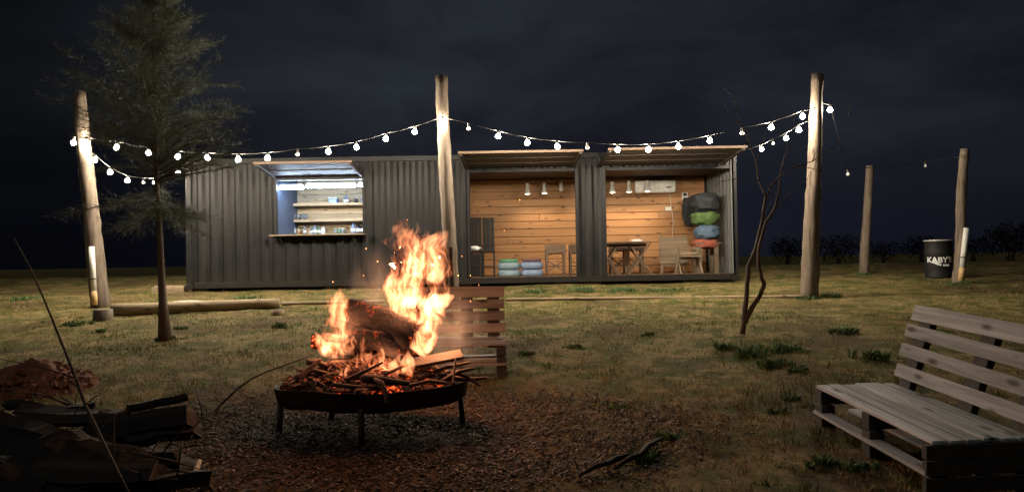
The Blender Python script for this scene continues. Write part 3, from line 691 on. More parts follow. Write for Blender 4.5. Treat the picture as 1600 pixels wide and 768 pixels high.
# right bench: front edge runs nearly straight away from the camera
def on_plane(px, py, h):
    r = ray(px, py); tt = (EYE - h) / (-(r.z + SLOPE * r.y)); return CP + r * tt
f0 = on_plane(1270, 598, .32); f1 = on_plane(1452, 685, .32); k0 = on_plane(1395, 594, .32)
dv = (f1 - f0); dv.z = 0; Lb = dv.length; ux = dv.normalized(); uy = Vector((-ux.y, ux.x, 0))
if uy.dot(k0 - f0) < 0: ux = -ux; uy = Vector((-ux.y, ux.x, 0))
dep = max(.55, (k0 - f0).dot(uy)); c0_ = (f0 + f1) / 2 + uy * dep / 2
rzb = math.atan2(ux.y, ux.x)
random.seed(21); bench(Vector((c0_.x, c0_.y, hgt(c0_.x, c0_.y))), rzb, Lb, pal, 'pallet_bench', 'grey weathered pallet bench with slatted back at the right edge', near=-1 if ux.y > 0 else 1, depth=dep)
q0 = gpt(794, 588); bx = q0.x - .52; by = q0.y + .3
random.seed(22); bench(Vector((bx, by, hgt(bx, by))), R(2), 1.0, palb, 'pallet_bench', 'reddish brown pallet bench standing behind the fire', depth=.5, back=.5, lean=.1, seat_z=.33)

# ================================================================== LOGS IN THE YARD
def log(A, B, r0, r1, mat, name, lb, cat='log', group=None, seg=14, wob=.12, n=12, sag=0.0):
    A, B = Vector(A), Vector(B); pts = [A.lerp(B, i / n) + Vector((0, 0, -sag * math.sin(math.pi * i / n))) for i in range(n + 1)]
    o = MB().tube(pts, [r0 + (r1 - r0) * i / n for i in range(n + 1)], seg, True, 1, wob).build(name, mat, None, True, A); o.location = A
    return tag(o, lb, cat, group)
A = gpt(175, 492, .09); B = gpt(437, 482, .09); log(A, B, .105, .085, logx, 'fallen_log', 'long pale log lying between the stump and the container')
A = gpt(790, 470, .03); B = gpt(1255, 464, .03); log(A, B, .035, .035, logx, 'edging_pole', 'thin pale edging pole lying across the yard before the container', n=30)
A = gpt(440, 478, .03); B = gpt(600, 474, .03); log(A, B, .035, .035, logx, 'edging_pole', 'short thin edging pole running from the log towards the fire', n=12)
p = gpt(161, 500); o = thing('stump', p, 'short sawn stump at the foot of the leaning pole', 'stump')
MB().lathe([(.165, -.1), (.15, .02), (.145, .17)], (0, 0, 0), 18).build('trunk', pole_m, o, True); MB().lathe([(.142, .171), (.142, .176)], (0, 0, 0), 18).build('cut_face', batten, o)
p = gpt(434, 492); o = thing('stump', p, 'small low stump at the right end of the long log', 'stump')
MB().lathe([(.11, -.05), (.10, .07)], (0, 0, 0), 16).build('trunk', logx, o, True); MB().lathe([(.098, .071), (.098, .075)], (0, 0, 0), 16).build('cut_face', batten, o)
plain('pale_stone', (.40, .36, .30), .9)
for i, (px, py, sx_, lb) in enumerate(((295, 475, .34, 'flat grey slab behind the long log, left one'), (330, 474, .26, 'pale flat stone behind the long log'), (360, 474, .22, 'pale stone third along behind the log'), (378, 474, .16, 'small pale stone at the right of the row behind the log'), (200, 481, .2, 'pale stone near the leaning pole foot'))):
    o = blob('stone', (0, 0, 0), (sx_, .1, .05), 'pale_stone', None, i + 20, .2, 1.8, 2); o.location = gpt(px, py, .015); tag(o, lb, 'stone', 'pale stones behind the log')

# ================================================================== FEATHERY TREE
m, t, b = nodes_of('needle_foliage'); at_ = t.nodes.new('ShaderNodeAttribute'); at_.attribute_name = 'tint'
t.links.new(ramp(t, at_.outputs['Fac'], [(0, (.07, .09, .072)), (1, (.19, .225, .18))]), b.inputs['Base Color']); b.inputs['Roughness'].default_value = .7
bark = wood('tree_bark', (.115, .085, .065), (.05, .036, .028), (.03, .02, .015), 'Z', .9, False, .1)
tb = gpt(259, 531)
tr = thing('feathery_tree', tb, 'tall feathery evergreen tree on a thin trunk left of the bar window', 'tree')
TY = tb.y
tpx = [(259, 531), (254, 470), (251, 400), (248, 330), (244, 280), (243, 200), (241, 110), (240, 10)]
tp = [at(x, y, TY) for x, y in tpx]; tp[0] = tb - Vector((0, 0, .1)); trad = [.10, .052, .042, .036, .033, .026, .016, .005]
MB().tube(tp, trad, 10, True, 1, .15).build('trunk', bark, tr, True, tb)
def tpos(f):
    i = min(int(f * (len(tp) - 1)), len(tp) - 2); return tp[i].lerp(tp[i + 1], f * (len(tp) - 1) - i)
rng = np.random.default_rng(5); strands = []; tw = MB()
def prof_r(h):            # crown radius by height share 0 bottom .. 1 top
    return float(np.interp(h, [0, .08, .25, .45, .65, .85, 1], [.75, 1.1, 1.32, 1.15, .9, .52, .12]))
zlo, zhi = at(243, 325, TY).z, at(240, 2, TY).z
random.seed(11)
for k in range(135):
    h = random.random() ** 1.1; z = zlo + (zhi - zlo) * h; ti = None
    f = max(0, min(1, np.interp(z, [q.z for q in tp], np.linspace(0, 1, len(tp))))); base = tpos(f)
    a = random.uniform(0, 2 * math.pi); ln = prof_r(h) * random.uniform(.55, 1.12)
    if math.cos(a) < -.3: ln *= 1.05
    up = .55 + .6 * h + random.uniform(-.2, .15) - (.9 * max(0, .16 - h) / .16); d = Vector((math.cos(a), math.sin(a), up)).normalized()
    n = 8; pts = [base]; cur = base.copy()
    for i in range(n):
        d = (d + Vector((random.uniform(-.12, .12), random.uniform(-.12, .12), random.uniform(-.14, .06)))).normalized(); cur = cur + d * (ln / n); pts.append(cur.copy())
    tw.tube(pts, [.010 * (1 - .8 * i / n) * (1.3 - h) for i in range(n + 1)], 4, False)
    for i in range(1, n + 1):
        for s_ in range(int(5 + 5 * random.random())):
            # side twig with drooping needles
            o0 = pts[i - 1].lerp(pts[i], random.random()); sd2 = (d * random.uniform(.3, 1.0) + Vector((random.gauss(0, .6), random.gauss(0, .6), random.uniform(-.2, .45)))).normalized()
            tl = random.uniform(.10, .26) * (1.1 - .35 * h)
            for q in range(10):
                b0 = o0 + sd2 * (tl * random.random()); nd = (sd2 * .9 + Vector((random.gauss(0, .38), random.gauss(0, .38), random.gauss(-.05, .3)))).normalized()
                strands.append((b0, nd, random.uniform(.06, .14), random.random() * .6 + .4 * h))
tw.build('branches', bark, tr, True, tb)
# the dark forked low branch
fb = [at(244, 285, TY), at(262, 272, TY - .05), at(280, 261, TY - .1), at(296, 247, TY - .12), at(310, 240, TY - .15)]
MB().tube(fb, [.022, .016, .012, .008, .004], 6).build('low_branch', bark, tr, True, tb)
B0 = np.array([tuple(s_[0]) for s_ in strands]) - np.array(tuple(tb)); ND = np.array([tuple(s_[1]) for s_ in strands]); LN = np.array([s_[2] for s_ in strands])[:, None]; TI = np.array([s_[3] for s_ in strands])
side = np.cross(ND, rng.normal(size=ND.shape)); side /= np.linalg.norm(side, axis=1)[:, None] + 1e-9
V = np.stack([B0 - side * .0019, B0 + side * .0019, B0 + ND * LN], 1).reshape(-1, 3); Fc = np.arange(len(V)).reshape(-1, 3)
crown = np_mesh('crown', V, Fc, m, None, tint=np.repeat(TI, 3), parent=tr)

# ================================================================== BARE SAPLING
sbp = gpt(1162, 521); sp_ = thing('bare_sapling', sbp, 'bare forked sapling with dark twisted stems left of the thick pole', 'tree')
SYp = sbp.y
bark2 = wood('sapling_bark', (.115, .08, .055), (.055, .038, .028), (.03, .02, .015), 'Z', .9, False, .05)
def twig(ptsx, r0, r1, name, dy=0.0):
    n = len(ptsx); P = [at(x, y, SYp + dy * i / n) for i, (x, y) in enumerate(ptsx)]; Q = []
    for i in range(n - 1):
        for k in range(3):
            q = P[i].lerp(P[i + 1], k / 3); Q.append(q + Vector((random.uniform(-1, 1), random.uniform(-1, 1), random.uniform(-1, 1))) * (.006 if k else 0))
    Q.append(P[-1]); m_ = len(Q)
    MB().tube(Q, [.82 * r0 + .82 * (r1 - r0) * (i / (m_ - 1)) ** .8 for i in range(m_)], 7, True, 1, .25).build(name, bark2, sp_, True, sbp)
random.seed(4)
twig([(1160, 524), (1163, 495), (1167, 455), (1169, 415), (1177, 398), (1185, 375), (1192, 340), (1197, 306)], .05, .022, 'stem', .0)
twig([(1163, 505), (1175, 480), (1189, 458), (1194, 443), (1189, 432), (1185, 409), (1186, 386), (1197, 346), (1209, 329), (1217, 300), (1219, 278)], .045, .014, 'stem', -.25)
twig([(1197, 306), (1186, 283), (1182, 252), (1172, 222), (1158, 196), (1152, 170), (1163, 148)], .018, .004, 'branch', .3)
twig([(1197, 306), (1206, 288), (1217, 277), (1240, 260), (1269, 252), (1303, 229), (1318, 206), (1326, 180)], .016, .004, 'branch', -.4)
for pl in ([(1219, 278), (1224, 250), (1233, 215), (1243, 180), (1252, 120)], [(1186, 283), (1165, 276), (1130, 283), (1100, 300)], [(1240, 260), (1262, 262), (1285, 268), (1296, 262)], [(1209, 329), (1235, 300), (1258, 285), (1272, 262), (1290, 215)],
           [(1269, 252), (1278, 232), (1283, 205)], [(1182, 252), (1192, 228), (1196, 200)], [(1158, 196), (1140, 180), (1130, 160)], [(1172, 222), (1160, 226), (1140, 208)], [(1217, 277), (1228, 240), (1250, 215)], [(1192, 340), (1205, 318), (1212, 300)], [(1303, 229), (1295, 240), (1280, 236)], [(1152, 170), (1146, 150), (1130, 138)], [(1326, 180), (1332, 150)]):
    twig(pl, .008, .0025, 'twig', random.uniform(-.4, .4))

# ================================================================== FIRE
FY = FIREC.y; FZ0 = hgt(FIREC.x, FIREC.y)
pit = thing('fire_pit', (FIREC.x, FIREC.y, FZ0), 'rusty iron fire pan on thin legs heaped with burning wood', 'fire pit')
RX, RY = .725, .36; RZ = at(592, 611, FY - .36).z - FZ0
bw = MB(); prof = [(0.02, RZ - .17), (.6, RZ - .165), (.92, RZ - .145), (.97, RZ - .12), (1.0, RZ - .01), (1.006, RZ), (.985, RZ), (.95, RZ - .12), (.84, RZ - .15), (.5, RZ - .17), (.02, RZ - .18)]
vs = []; seg = 56
for (r, z) in prof:
    for k in range(seg):
        a = 2 * math.pi * k / seg; wv = 1 + .018 * mnoise.noise(Vector((math.cos(a) * 2, math.sin(a) * 2, 0)))
        vs.append((math.cos(a) * r * RX * wv, math.sin(a) * r * RY * wv, z + .035 * r * mnoise.noise(Vector((math.cos(a) * 1.6, math.sin(a) * 1.6, 4))) + .008 * r * mnoise.noise(Vector((math.cos(a) * 6, math.sin(a) * 6, 4)))))
bw.add(vs, [(i * seg + k, i * seg + (k + 1) % seg, (i + 1) * seg + (k + 1) % seg, (i + 1) * seg + k) for i in range(len(prof) - 1) for k in range(seg)])
bw.build('pan', rust, pit, True)
for (px, py, yo) in ((433, 692, -.12), (565, 702, -.34), (728, 652, .12), (512, 652, .34)):
    q = at(px, py, FY + yo); x, y = q.x - FIREC.x, yo; zb = hgt(q.x, q.y) - FZ0
    k = min(1, .95 / math.hypot(x / RX, y / RY)); x, y = x * (.5 + .5 * k), y * (.5 + .5 * k); k = min(1, .95 / math.hypot(x / RX, y / RY))
    MB().tube([(x, y, zb - .04), (x * k, y * k, RZ - .12)], .022, 8).build('leg', rust, pit, True)
# coals and ash bed
m, t, b = nodes_of('embers'); v = coords(t); n1 = noise(t, 7, 4, .6, v); n2 = noise(t, 38, 4, .7, v)
t.links.new(ramp(t, n2, [(.3, (.012, .009, .008)), (.7, (.10, .075, .065))]), b.inputs['Base Color']); b.inputs['Roughness'].default_value = .95
gl = ramp(t, n2, [(.50, (0, 0, 0)), (.60, (1., .10, .02)), (.72, (1, .35, .12))]); hot = ramp(t, n1, [(.50, 0.), (.64, 1.)])
hm = t.nodes.new('ShaderNodeMath'); hm.operation = 'MULTIPLY'; t.links.new(hot, hm.inputs[0]); hm.inputs[1].default_value = 3.2
t.links.new(gl, b.inputs['Emission Color']); t.links.new(hm.outputs[0], b.inputs['Emission Strength']); bump(t, b, n2, .8, .02)
ember_m = m
bed = MB(); N = 34; vs = []; fs = []
for j in range(N):
    for i in range(N):
        u, v_ = -1 + 2 * i / (N - 1), -1 + 2 * j / (N - 1); rr = math.hypot(u, v_); mx = max(abs(u), abs(v_))
        if rr > 1e-6: u, v_ = u * mx / rr, v_ * mx / rr
        r2 = math.hypot(u, v_); h = RZ - .04 + .19 * max(0, 1 - r2 ** 2) + .045 * mnoise.noise(Vector((u * 5, v_ * 5, 1))) * (1 - r2 * .6) + .03 * mnoise.noise(Vector((u * 13, v_ * 13, 1)))
        vs.append((u * RX * .94, v_ * RY * .94, h))
for j in range(N - 1):
    for i in range(N - 1): a = j * N + i; fs.append((a, a + 1, a + N + 1, a + N))
tag(bed.add(vs, fs).build('ember_bed', ember_m, pit, True), None, None, None, 'stuff')
def bedz(x, y):
    r2 = min(1, math.hypot(x / (RX * .94), y / (RY * .94))); return RZ - .04 + .19 * (1 - r2 ** 2)
# loose lumps of charcoal and bark
np.random.seed(2); random.seed(2)
lum = MB(); lumh = MB()
for k in range(620):
    a = random.uniform(0, 6.283); r = math.sqrt(random.random()) * .93; x, y = math.cos(a) * r * RX, math.sin(a) * r * RY
    s_ = random.uniform(.014, .05); rot = Matrix.Rotation(random.random() * 6, 3, 'Z') @ Matrix.Rotation(random.uniform(-.8, .8), 3, 'X')
    (lumh if random.random() < .1 else lum).box((x, y, bedz(x, y) + s_ * .4 + random.random() * .02), (s_ * random.uniform(1, 2.6), s_, s_ * random.uniform(.5, 1)), rot, random.uniform(.5, .9))
char = paint('charred_wood', (.035, .022, .018), .9, (.10, .06, .045), .8, 14, 0, .8); firewood = wood('fire_wood', (.19, .105, .068), (.06, .032, .022), (.03, .015, .01), 'X', .85, False, .3)
barkm = paint('bark_chunks', (.17, .085, .06), .95, (.05, .025, .018), .9, 22, 0, 1.0)
tag(lum.build('bark_lumps', barkm, pit), kind='stuff'); tag(lumh.build('hot_coals', ember_m, pit), kind='stuff')
# firewood laid on the pan: each piece a thing
def P(px, py, yo): return at(px, py, FY + yo)
logm, t, b = nodes_of('burning_log'); v = coords(t, (9, 9, 1.5), 'Generated'); v2 = coords(t); n1 = noise(t, 6, 5, .65, v2); n2 = noise(t, 26, 5, .7, v2, .4)
t.links.new(ramp(t, n2, [(.3, (.009, .006, .005)), (.6, (.035, .02, .016)), (.8, (.085, .05, .04))]), b.inputs['Base Color']); b.inputs['Roughness'].default_value = .9
hot = ramp(t, n1, [(.57, 0.), (.68, 1.)]); hm = t.nodes.new('ShaderNodeMath'); hm.operation = 'MULTIPLY'; t.links.new(hot, hm.inputs[0]); hm.inputs[1].default_value = .9
t.links.new(ramp(t, n2, [(.5, (0, 0, 0)), (.62, (1, .09, .02))]), b.inputs['Emission Color']); t.links.new(hm.outputs[0], b.inputs['Emission Strength']); bump(t, b, n2, 1.0, .02)
def flog(pts, rad, name, mat, lb, cat='firewood', flat=1.0, seg=14, wob=.25, sub=4):
    A = Vector(pts[0]); Q = []; RR = []
    for i in range(len(pts) - 1):
        for k in range(sub):
            Q.append(Vector(pts[i]).lerp(Vector(pts[i + 1]), k / sub)); RR.append(rad[i] + (rad[i + 1] - rad[i]) * k / sub)
    Q.append(Vector(pts[-1])); RR.append(rad[-1])
    o = MB().tube(Q, RR, seg, True, flat, wob).build(name, mat, None, True, A); o.location = A; return tag(o, lb, cat, 'wood on the fire')
flog([P(545, 492, .22), P(600, 512, .1), P(657, 531, -.06)], [.13, .15, .14], 'firewood_log', logm, 'thick charred log lying across the top of the fire', wob=.45)
flog([P(548, 522, -.02), P(595, 533, -.08), P(642, 548, -.14)], [.06, .075, .05], 'split_firewood', logm, 'split brown log under the thick charred log', flat=.6, wob=.9)
flog([P(490, 532, .05), P(515, 533, .02), P(548, 536, 0)], [.058, .06, .05], 'firewood_block', ember_m, 'glowing short block of wood inside the left flame', flat=.8, wob=.3)
# stack holding the log up
flog([P(560, 575, .1), P(575, 545, .12), P(580, 520, .14)], [.07, .065, .05], 'firewood_stub', logm, 'charred stub propping up the thick log', wob=.5)
flog([P(625, 575, .1), P(628, 555, .08), P(632, 540, .06)], [.07, .07, .06], 'firewood_stub', logm, 'charred stub under the right end of the thick log', wob=.5)
for i_, (a, b_, r_, lb) in enumerate((((556, 586, -.12), (612, 540, .06), .045, 'split wood leaning up under the thick log from the left'), ((648, 590, -.12), (600, 540, .05), .042, 'split wood leaning up under the thick log from the right'), ((520, 574, -.05), (580, 556, .1), .05, 'charred chunk left of the middle of the fire'),
        ((612, 574, -.14), (680, 560, .05), .045, 'charred chunk under the slanting board'), ((548, 556, .15), (640, 560, .18), .07, 'charred log at the back of the heap'), ((500, 578, -.12), (545, 566, -.05), .032, 'pale split piece at the left of the heap'))):
    flog([P(*a), P((a[0] + b_[0]) / 2, (a[1] + b_[1]) / 2 - 2, (a[2] + b_[2]) / 2), P(*b_)], [r_, r_ * 1.1, r_ * .8], 'split_firewood', firewood if i_ in (0, 1, 5) else logm, lb, flat=.65, seg=7, wob=.7)
A, B = P(638, 569, -.16), P(722, 553, -.02)
o = MB().bar(A, B, .10, .03, (0, -.6, 1), .004).build('fire_board', palb, None, False, A); o.location = A; tag(o, 'flat brown board slanting over the right side of the fire', 'board', 'wood on the fire')
sticks = [((462, 592, -.3), (502, 560, -.2), .02, 'pale stick leaning on the left of the pan'), ((590, 598, -.5), (601, 605, -.56), .016, None), ((480, 566, -.1), (512, 572, -.14), .02, 'short stick at the back left of the pan'),
          ((540, 594, -.35), (598, 566, -.25), .014, 'thin dark curved stick in the middle of the pan'), ((566, 590, -.4), (640, 598, -.38), .028, 'dark half burnt board along the front of the pan'),
          ((690, 596, -.3), (742, 575, -.1), .016, 'thin stick on the right front of the pan'), ((700, 590, -.2), (760, 590, .0), .018, 'pale stick poking out at the right of the pan'), ((706, 580, -.2), (750, 602, -.1), .014, 'pale split stick hanging over the right rim'),
          ((708, 600, -.36), (712, 558, -.2), .009, 'thin upright twig near the slanting board'), ((520, 600, -.4), (566, 604, -.42), .016, 'brown stick along the front left rim'), ((600, 585, -.3), (660, 560, -.1), .013, 'thin twig under the charred log'),
          ((640, 602, -.42), (700, 598, -.35), .013, 'thin twig along the right front of the pan'), ((470, 580, -.1), (520, 585, -.2), .016, 'brown stick across the left of the pan'), ((655, 590, -.2), (735, 566, .1), .017, 'brown stick below the slanting board')]
for a, b_, r, lb in sticks:
    if lb is None: continue
    A, B = P(*a), P(*b_); M = A.lerp(B, .5) + Vector((0, 0, random.uniform(-.01, .025)))
    flog([A, M, B], [r, r * .95, r * .6], 'stick', firewood if 'dark' not in lb else char, lb, 'stick', wob=.35, seg=8)
flog([P(583, 592, -.40), P(597, 598, -.54), P(603, 612, -.585), P(603, 632, -.59)], [.014, .02, .019, .015], 'stick', firewood, 'pale curved stick hanging over the front rim', 'stick', flat=.5, seg=8)
lit = []
random.seed(9)
bits = MB()
for k in range(150):
    a = random.uniform(0, 6.283); r = math.sqrt(random.random()) * .92; x, y = math.cos(a) * r * RX, math.sin(a) * r * RY; L_ = random.uniform(.06, .2); d = Vector((random.gauss(0, 1), random.gauss(0, 1), random.gauss(0, .3))).normalized() * L_ / 2
    c = Vector((x, y, bedz(x, y) + .03 + random.random() * .03)); bits.tube([c - d, c + Vector((0, 0, random.uniform(-.01, .015))), c + d], [.006, .007, .003], 5)
tag(bits.build('twigs', firewood, pit, True), kind='stuff')

# flames: glowing gas
m = bpy.data.materials.new('flame_gas'); m.use_nodes = True; t = m.node_tree; t.nodes.clear()
o_ = t.nodes.new('ShaderNodeOutputMaterial'); em = t.nodes.new('ShaderNodeEmission'); t.links.new(em.outputs[0], o_.inputs['Volume'])
c0 = t.nodes.new('ShaderNodeTexCoord'); wz = t.nodes.new('ShaderNodeTexNoise'); wz.inputs['Scale'].default_value = 6; wz.inputs['Detail'].default_value = 2
t.links.new(c0.outputs['Object'], wz.inputs['Vector'])
vm = t.nodes.new('ShaderNodeVectorMath'); vm.operation = 'MULTIPLY_ADD'; t.links.new(wz.outputs['Color'], vm.inputs[0]); vm.inputs[1].default_value = (.22, .22, .22); t.links.new(c0.outputs['Object'], vm.inputs[2])
mp_ = t.nodes.new('ShaderNodeMapping'); mp_.inputs['Scale'].default_value = (32, 7, 4.2); mp_.inputs['Rotation'].default_value = (0, R(-22), 0); t.links.new(vm.outputs[0], mp_.inputs[0])
fn = noise(t, 1.0, 3, .6, mp_.outputs[0]); bn = noise(t, 5.5, 2, .5, c0.outputs['Object'])
sm_ = t.nodes.new('ShaderNodeMath'); sm_.operation = 'MULTIPLY_ADD'; t.links.new(bn, sm_.inputs[0]); sm_.inputs[1].default_value = .9; t.links.new(fn, sm_.inputs[2])
den = ramp(t, sm_.outputs[0], [(.80, .0), (.90, .09), (1.0, .35), (1.0, .35)])
ms = t.nodes.new('ShaderNodeMapRange'); ms.inputs[1].default_value = .86; ms.inputs[2].default_value = 1.10; ms.inputs[3].default_value = 0; ms.inputs[4].default_value = 1; t.links.new(sm_.outputs[0], ms.inputs[0])
pw = t.nodes.new('ShaderNodeMath'); pw.operation = 'POWER'; t.links.new(ms.outputs[0], pw.inputs[0]); pw.inputs[1].default_value = 1.4
st = t.nodes.new('ShaderNodeMath'); st.operation = 'MULTIPLY'; t.links.new(pw.outputs[0], st.inputs[0]); st.inputs[1].default_value = 42.
sz = t.nodes.new('ShaderNodeSeparateXYZ'); t.links.new(c0.outputs['Object'], sz.inputs[0])
hz2 = t.nodes.new('ShaderNodeMapRange'); hz2.inputs[1].default_value = .25; hz2.inputs[2].default_value = 1.1; hz2.inputs[3].default_value = 1.0; hz2.inputs[4].default_value = .26; t.links.new(sz.outputs[2], hz2.inputs[0])
st2 = t.nodes.new('ShaderNodeMath'); st2.operation = 'MULTIPLY'; t.links.new(st.outputs[0], st2.inputs[0]); t.links.new(hz2.outputs[0], st2.inputs[1]); t.links.new(st2.outputs[0], em.inputs['Strength'])
t.links.new(ramp(t, ms.outputs[0], [(.1, (1, .17, .045)), (.8, (1, .36, .15))]), em.inputs['Color'])
MATS['flame_gas'] = m; m.cycles.volume_step_rate = .3
fire = thing('fire_flames', P(600, 570, 0), 'orange and white flames leaping from the burning logs', 'flames')
tongues = [  # (x, y, width px) and depth offset
 ([(655, 545, 36), (643, 500, 66), (642, 455, 80), (656, 415, 78), (672, 392, 56), (690, 372, 26), (700, 360, 4)], .05),
 ([(640, 480, 40), (648, 430, 62), (645, 398, 66), (628, 380, 46), (612, 378, 22), (596, 376, 4)], .0),
 ([(650, 430, 40), (642, 392, 54), (628, 362, 34), (626, 342, 18), (631, 328, 3)], .08),
 ([(660, 430, 40), (668, 395, 44), (682, 378, 26), (696, 392, 10), (712, 398, 3)], -.06),
 ([(640, 535, 34), (662, 500, 46), (682, 476, 36), (698, 466, 18), (710, 462, 4)], -.02),
 ([(665, 520, 34), (682, 480, 34), (690, 450, 24), (686, 425, 14), (690, 408, 3)], .1),
 ([(618, 520, 20), (612, 480, 26), (616, 440, 24), (608, 415, 10), (606, 400, 3)], .1),
 ([(672, 440, 30), (690, 420, 40), (692, 395, 26), (700, 375, 4)], .15),
 ([(650, 548, 30), (664, 532, 40), (672, 512, 30), (684, 500, 6)], -.12),
 ([(524, 552, 40), (522, 522, 40), (528, 492, 34), (530, 468, 26), (534, 448, 4)], -.02),
 ([(520, 510, 22), (517, 480, 20), (515, 462, 12), (518, 448, 3)], .05),
 ([(536, 500, 18), (540, 474, 14), (546, 460, 8), (551, 451, 2)], .0),
 ([(530, 548, 24), (508, 544, 22), (496, 530, 14), (492, 518, 3)], -.08),
 ([(538, 560, 22), (548, 535, 20), (545, 515, 8), (548, 505, 2)], -.1),
 ([(590, 574, 18), (593, 552, 16), (590, 538, 10), (588, 528, 2)], -.14),
 ([(604, 590, 22), (616, 574, 26), (622, 562, 12), (626, 552, 2)], -.2),
 ([(541, 588, 22), (543, 574, 16), (548, 562, 3)], -.22),
 ([(560, 580, 26), (572, 556, 22), (568, 536, 12), (572, 520, 2)], -.16), ([(632, 584, 26), (640, 562, 20), (636, 548, 3)], -.2), ([(575, 592, 18), (582, 578, 16), (580, 566, 3)], -.26),
]
random.seed(6)
for (x0, y0, x1, y1, w_) in ((640, 350, 634, 334, 9), (672, 385, 688, 356, 10), (612, 470, 602, 440, 9), (690, 478, 706, 452, 9), (676, 505, 708, 478, 8), (612, 430, 600, 402, 9), (520, 470, 512, 446, 8), (532, 465, 538, 444, 8), (540, 480, 556, 458, 7), (648, 372, 652, 346, 9), (660, 380, 668, 352, 9)):
    mx, my = (x0 + x1) / 2 + random.uniform(-5, 5), (y0 + y1) / 2
    tongues.append(([(x0, y0, w_ * 1.2), (mx, my, w_), (x1, y1, 1.5)], random.uniform(-.05, .12)))
for pts_, yo in tongues:
    Q = []; W = []
    for i in range(len(pts_) - 1):
        for k in range(5):
            f = k / 5; a, b_ = pts_[i], pts_[i + 1]
            x, y, wd = [a[j] + (b_[j] - a[j]) * f for j in range(3)]
            Q.append(at(x + 3 * mnoise.noise(Vector((y * .06, yo * 9, 0))), y, FY + yo)); W.append(wd * pxm(FY) / 2)
    a = pts_[-1]; Q.append(at(a[0], a[1], FY + yo)); W.append(a[2] * pxm(FY) / 2)
    fo = Q[0]; hor = abs(pts_[-1][0] - pts_[0][0]) > abs(pts_[-1][1] - pts_[0][1]) * .7
    MB().tube(Q, W, 14, True, 1.0 if hor else .5, .4, up=(0, 1, .001) if hor else (1, 0, .001)).build('flame', m, fire, True, fire.location)
fl = [(655, 430, .20, 55, .17), (522, 510, -.06, 12, .07), (600, 568, -.2, 5, .06), (690, 500, .0, 12, .07)]
for px, py, yo, en, rr in fl:
    ld_ = bpy.data.lights.new('fire_glow', 'POINT'); ld_.energy = en; ld_.color = (1, .43, .2); ld_.shadow_soft_size = rr
    lo = link('fire_glow', ld_, fire); lo.location = at(px, py, FY + yo) - fire.location
# floating sparks
spk = emit('spark', (1, .33, .1), 9)
random.seed(13)
for k, (px, py) in enumerate(((572, 388), (568, 430), (722, 400), (735, 470), (812, 312), (748, 445), (590, 408), (716, 430), (520, 440), (735, 430), (788, 360))):
    q = at(px, py, FY + random.uniform(-.2, .4)); s_ = random.uniform(.003, .0055)
    o = MB().box((0, 0, 0), (s_, s_ * .6, s_ * 1.8), Matrix.Rotation(random.uniform(-.7, .7), 3, 'Y'), .5).build('spark', spk); o.location = q
    tag(o, 'tiny glowing spark floating above the fire', 'spark', 'sparks above the fire')
# smoke
m = bpy.data.materials.new('smoke_gas'); m.use_nodes = True; t = m.node_tree; t.nodes.clear()
o_ = t.nodes.new('ShaderNodeOutputMaterial'); pv = t.nodes.new('ShaderNodeVolumePrincipled'); t.links.new(pv.outputs[0], o_.inputs['Volume'])
v = coords(t, (1, 1, .6)); n1 = noise(t, 4.5, 4, .6, v, .6)
gr = t.nodes.new('ShaderNodeTexGradient'); gr.gradient_type = 'SPHERICAL'; c0 = t.nodes.new('ShaderNodeTexCoord'); mp_ = t.nodes.new('ShaderNodeMapping'); mp_.inputs['Location'].default_value = (-1, -1, -1); mp_.inputs['Scale'].default_value = (2, 2, 2)
t.links.new(c0.outputs['Generated'], mp_.inputs[0]); t.links.new(mp_.outputs[0], gr.inputs[0])
d1 = ramp(t, n1, [(.44, 0.), (.74, 1.)]); ms = t.nodes.new('ShaderNodeMath'); ms.operation = 'MULTIPLY'; t.links.new(d1, ms.inputs[0]); t.links.new(gr.outputs['Fac'], ms.inputs[1])
m2 = t.nodes.new('ShaderNodeMath'); m2.operation = 'MULTIPLY'; t.links.new(ms.outputs[0], m2.inputs[0]); m2.inputs[1].default_value = 2.6; t.links.new(m2.outputs[0], pv.inputs['Density'])
pv.inputs['Color'].default_value = (.86, .82, .80, 1); pv.inputs['Anisotropy'].default_value = .2
for px, py, yo, wx, hz_, lb in ((712, 520, .25, 60, 75, 'pale smoke drifting right of the flames before the bench'), (583, 455, .35, 46, 85, 'faint grey smoke rising between the two flames')):
    o = blob('smoke', (0, 0, 0), (wx * pxm(FY), .32, hz_ * pxm(FY)), m, None, 4, .1, 1.5, 3); o.location = at(px, py, FY + yo); tag(o, lb, 'smoke', None, 'stuff')

# ================================================================== LEFT FOREGROUND PILE
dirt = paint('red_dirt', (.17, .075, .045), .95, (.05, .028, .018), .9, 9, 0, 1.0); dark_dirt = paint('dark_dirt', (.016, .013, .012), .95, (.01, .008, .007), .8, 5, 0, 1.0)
def mound(name, c, rx, ry, h, mat, lb, seed, n=46):
    vs = []; fs = []
    for j in range(n):
        for i in range(n):
            u, v_ = -1 + 2 * i / (n - 1), -1 + 2 * j / (n - 1); r = math.hypot(u, v_); x, y = c.x + u * rx, c.y + v_ * ry
            k = max(0, 1 - r * r); z = h * k * (1 + .5 * mnoise.noise(Vector((u * 2.4 + seed, v_ * 2.4, 0)))) + k ** .5 * (.05 * mnoise.noise(Vector((x * 6, y * 6, seed))) + .03 * mnoise.noise(Vector((x * 17, y * 17, seed)))) - .03
            vs.append((x, y, hgt(x, y) + z))
    for j in range(n - 1):
        for i in range(n - 1): a = j * n + i; fs.append((a, a + 1, a + n + 1, a + n))
    o = MB().add(vs, fs).build(name, mat, None, False, c); o.location = c; return tag(o, lb, 'mound')
c = gpt(52, 608); mo = mound('dirt_mound', c, .62, .5, .26, dirt, 'reddish heap of broken earth at the left edge', 3)
cb = MB(); random.seed(31)
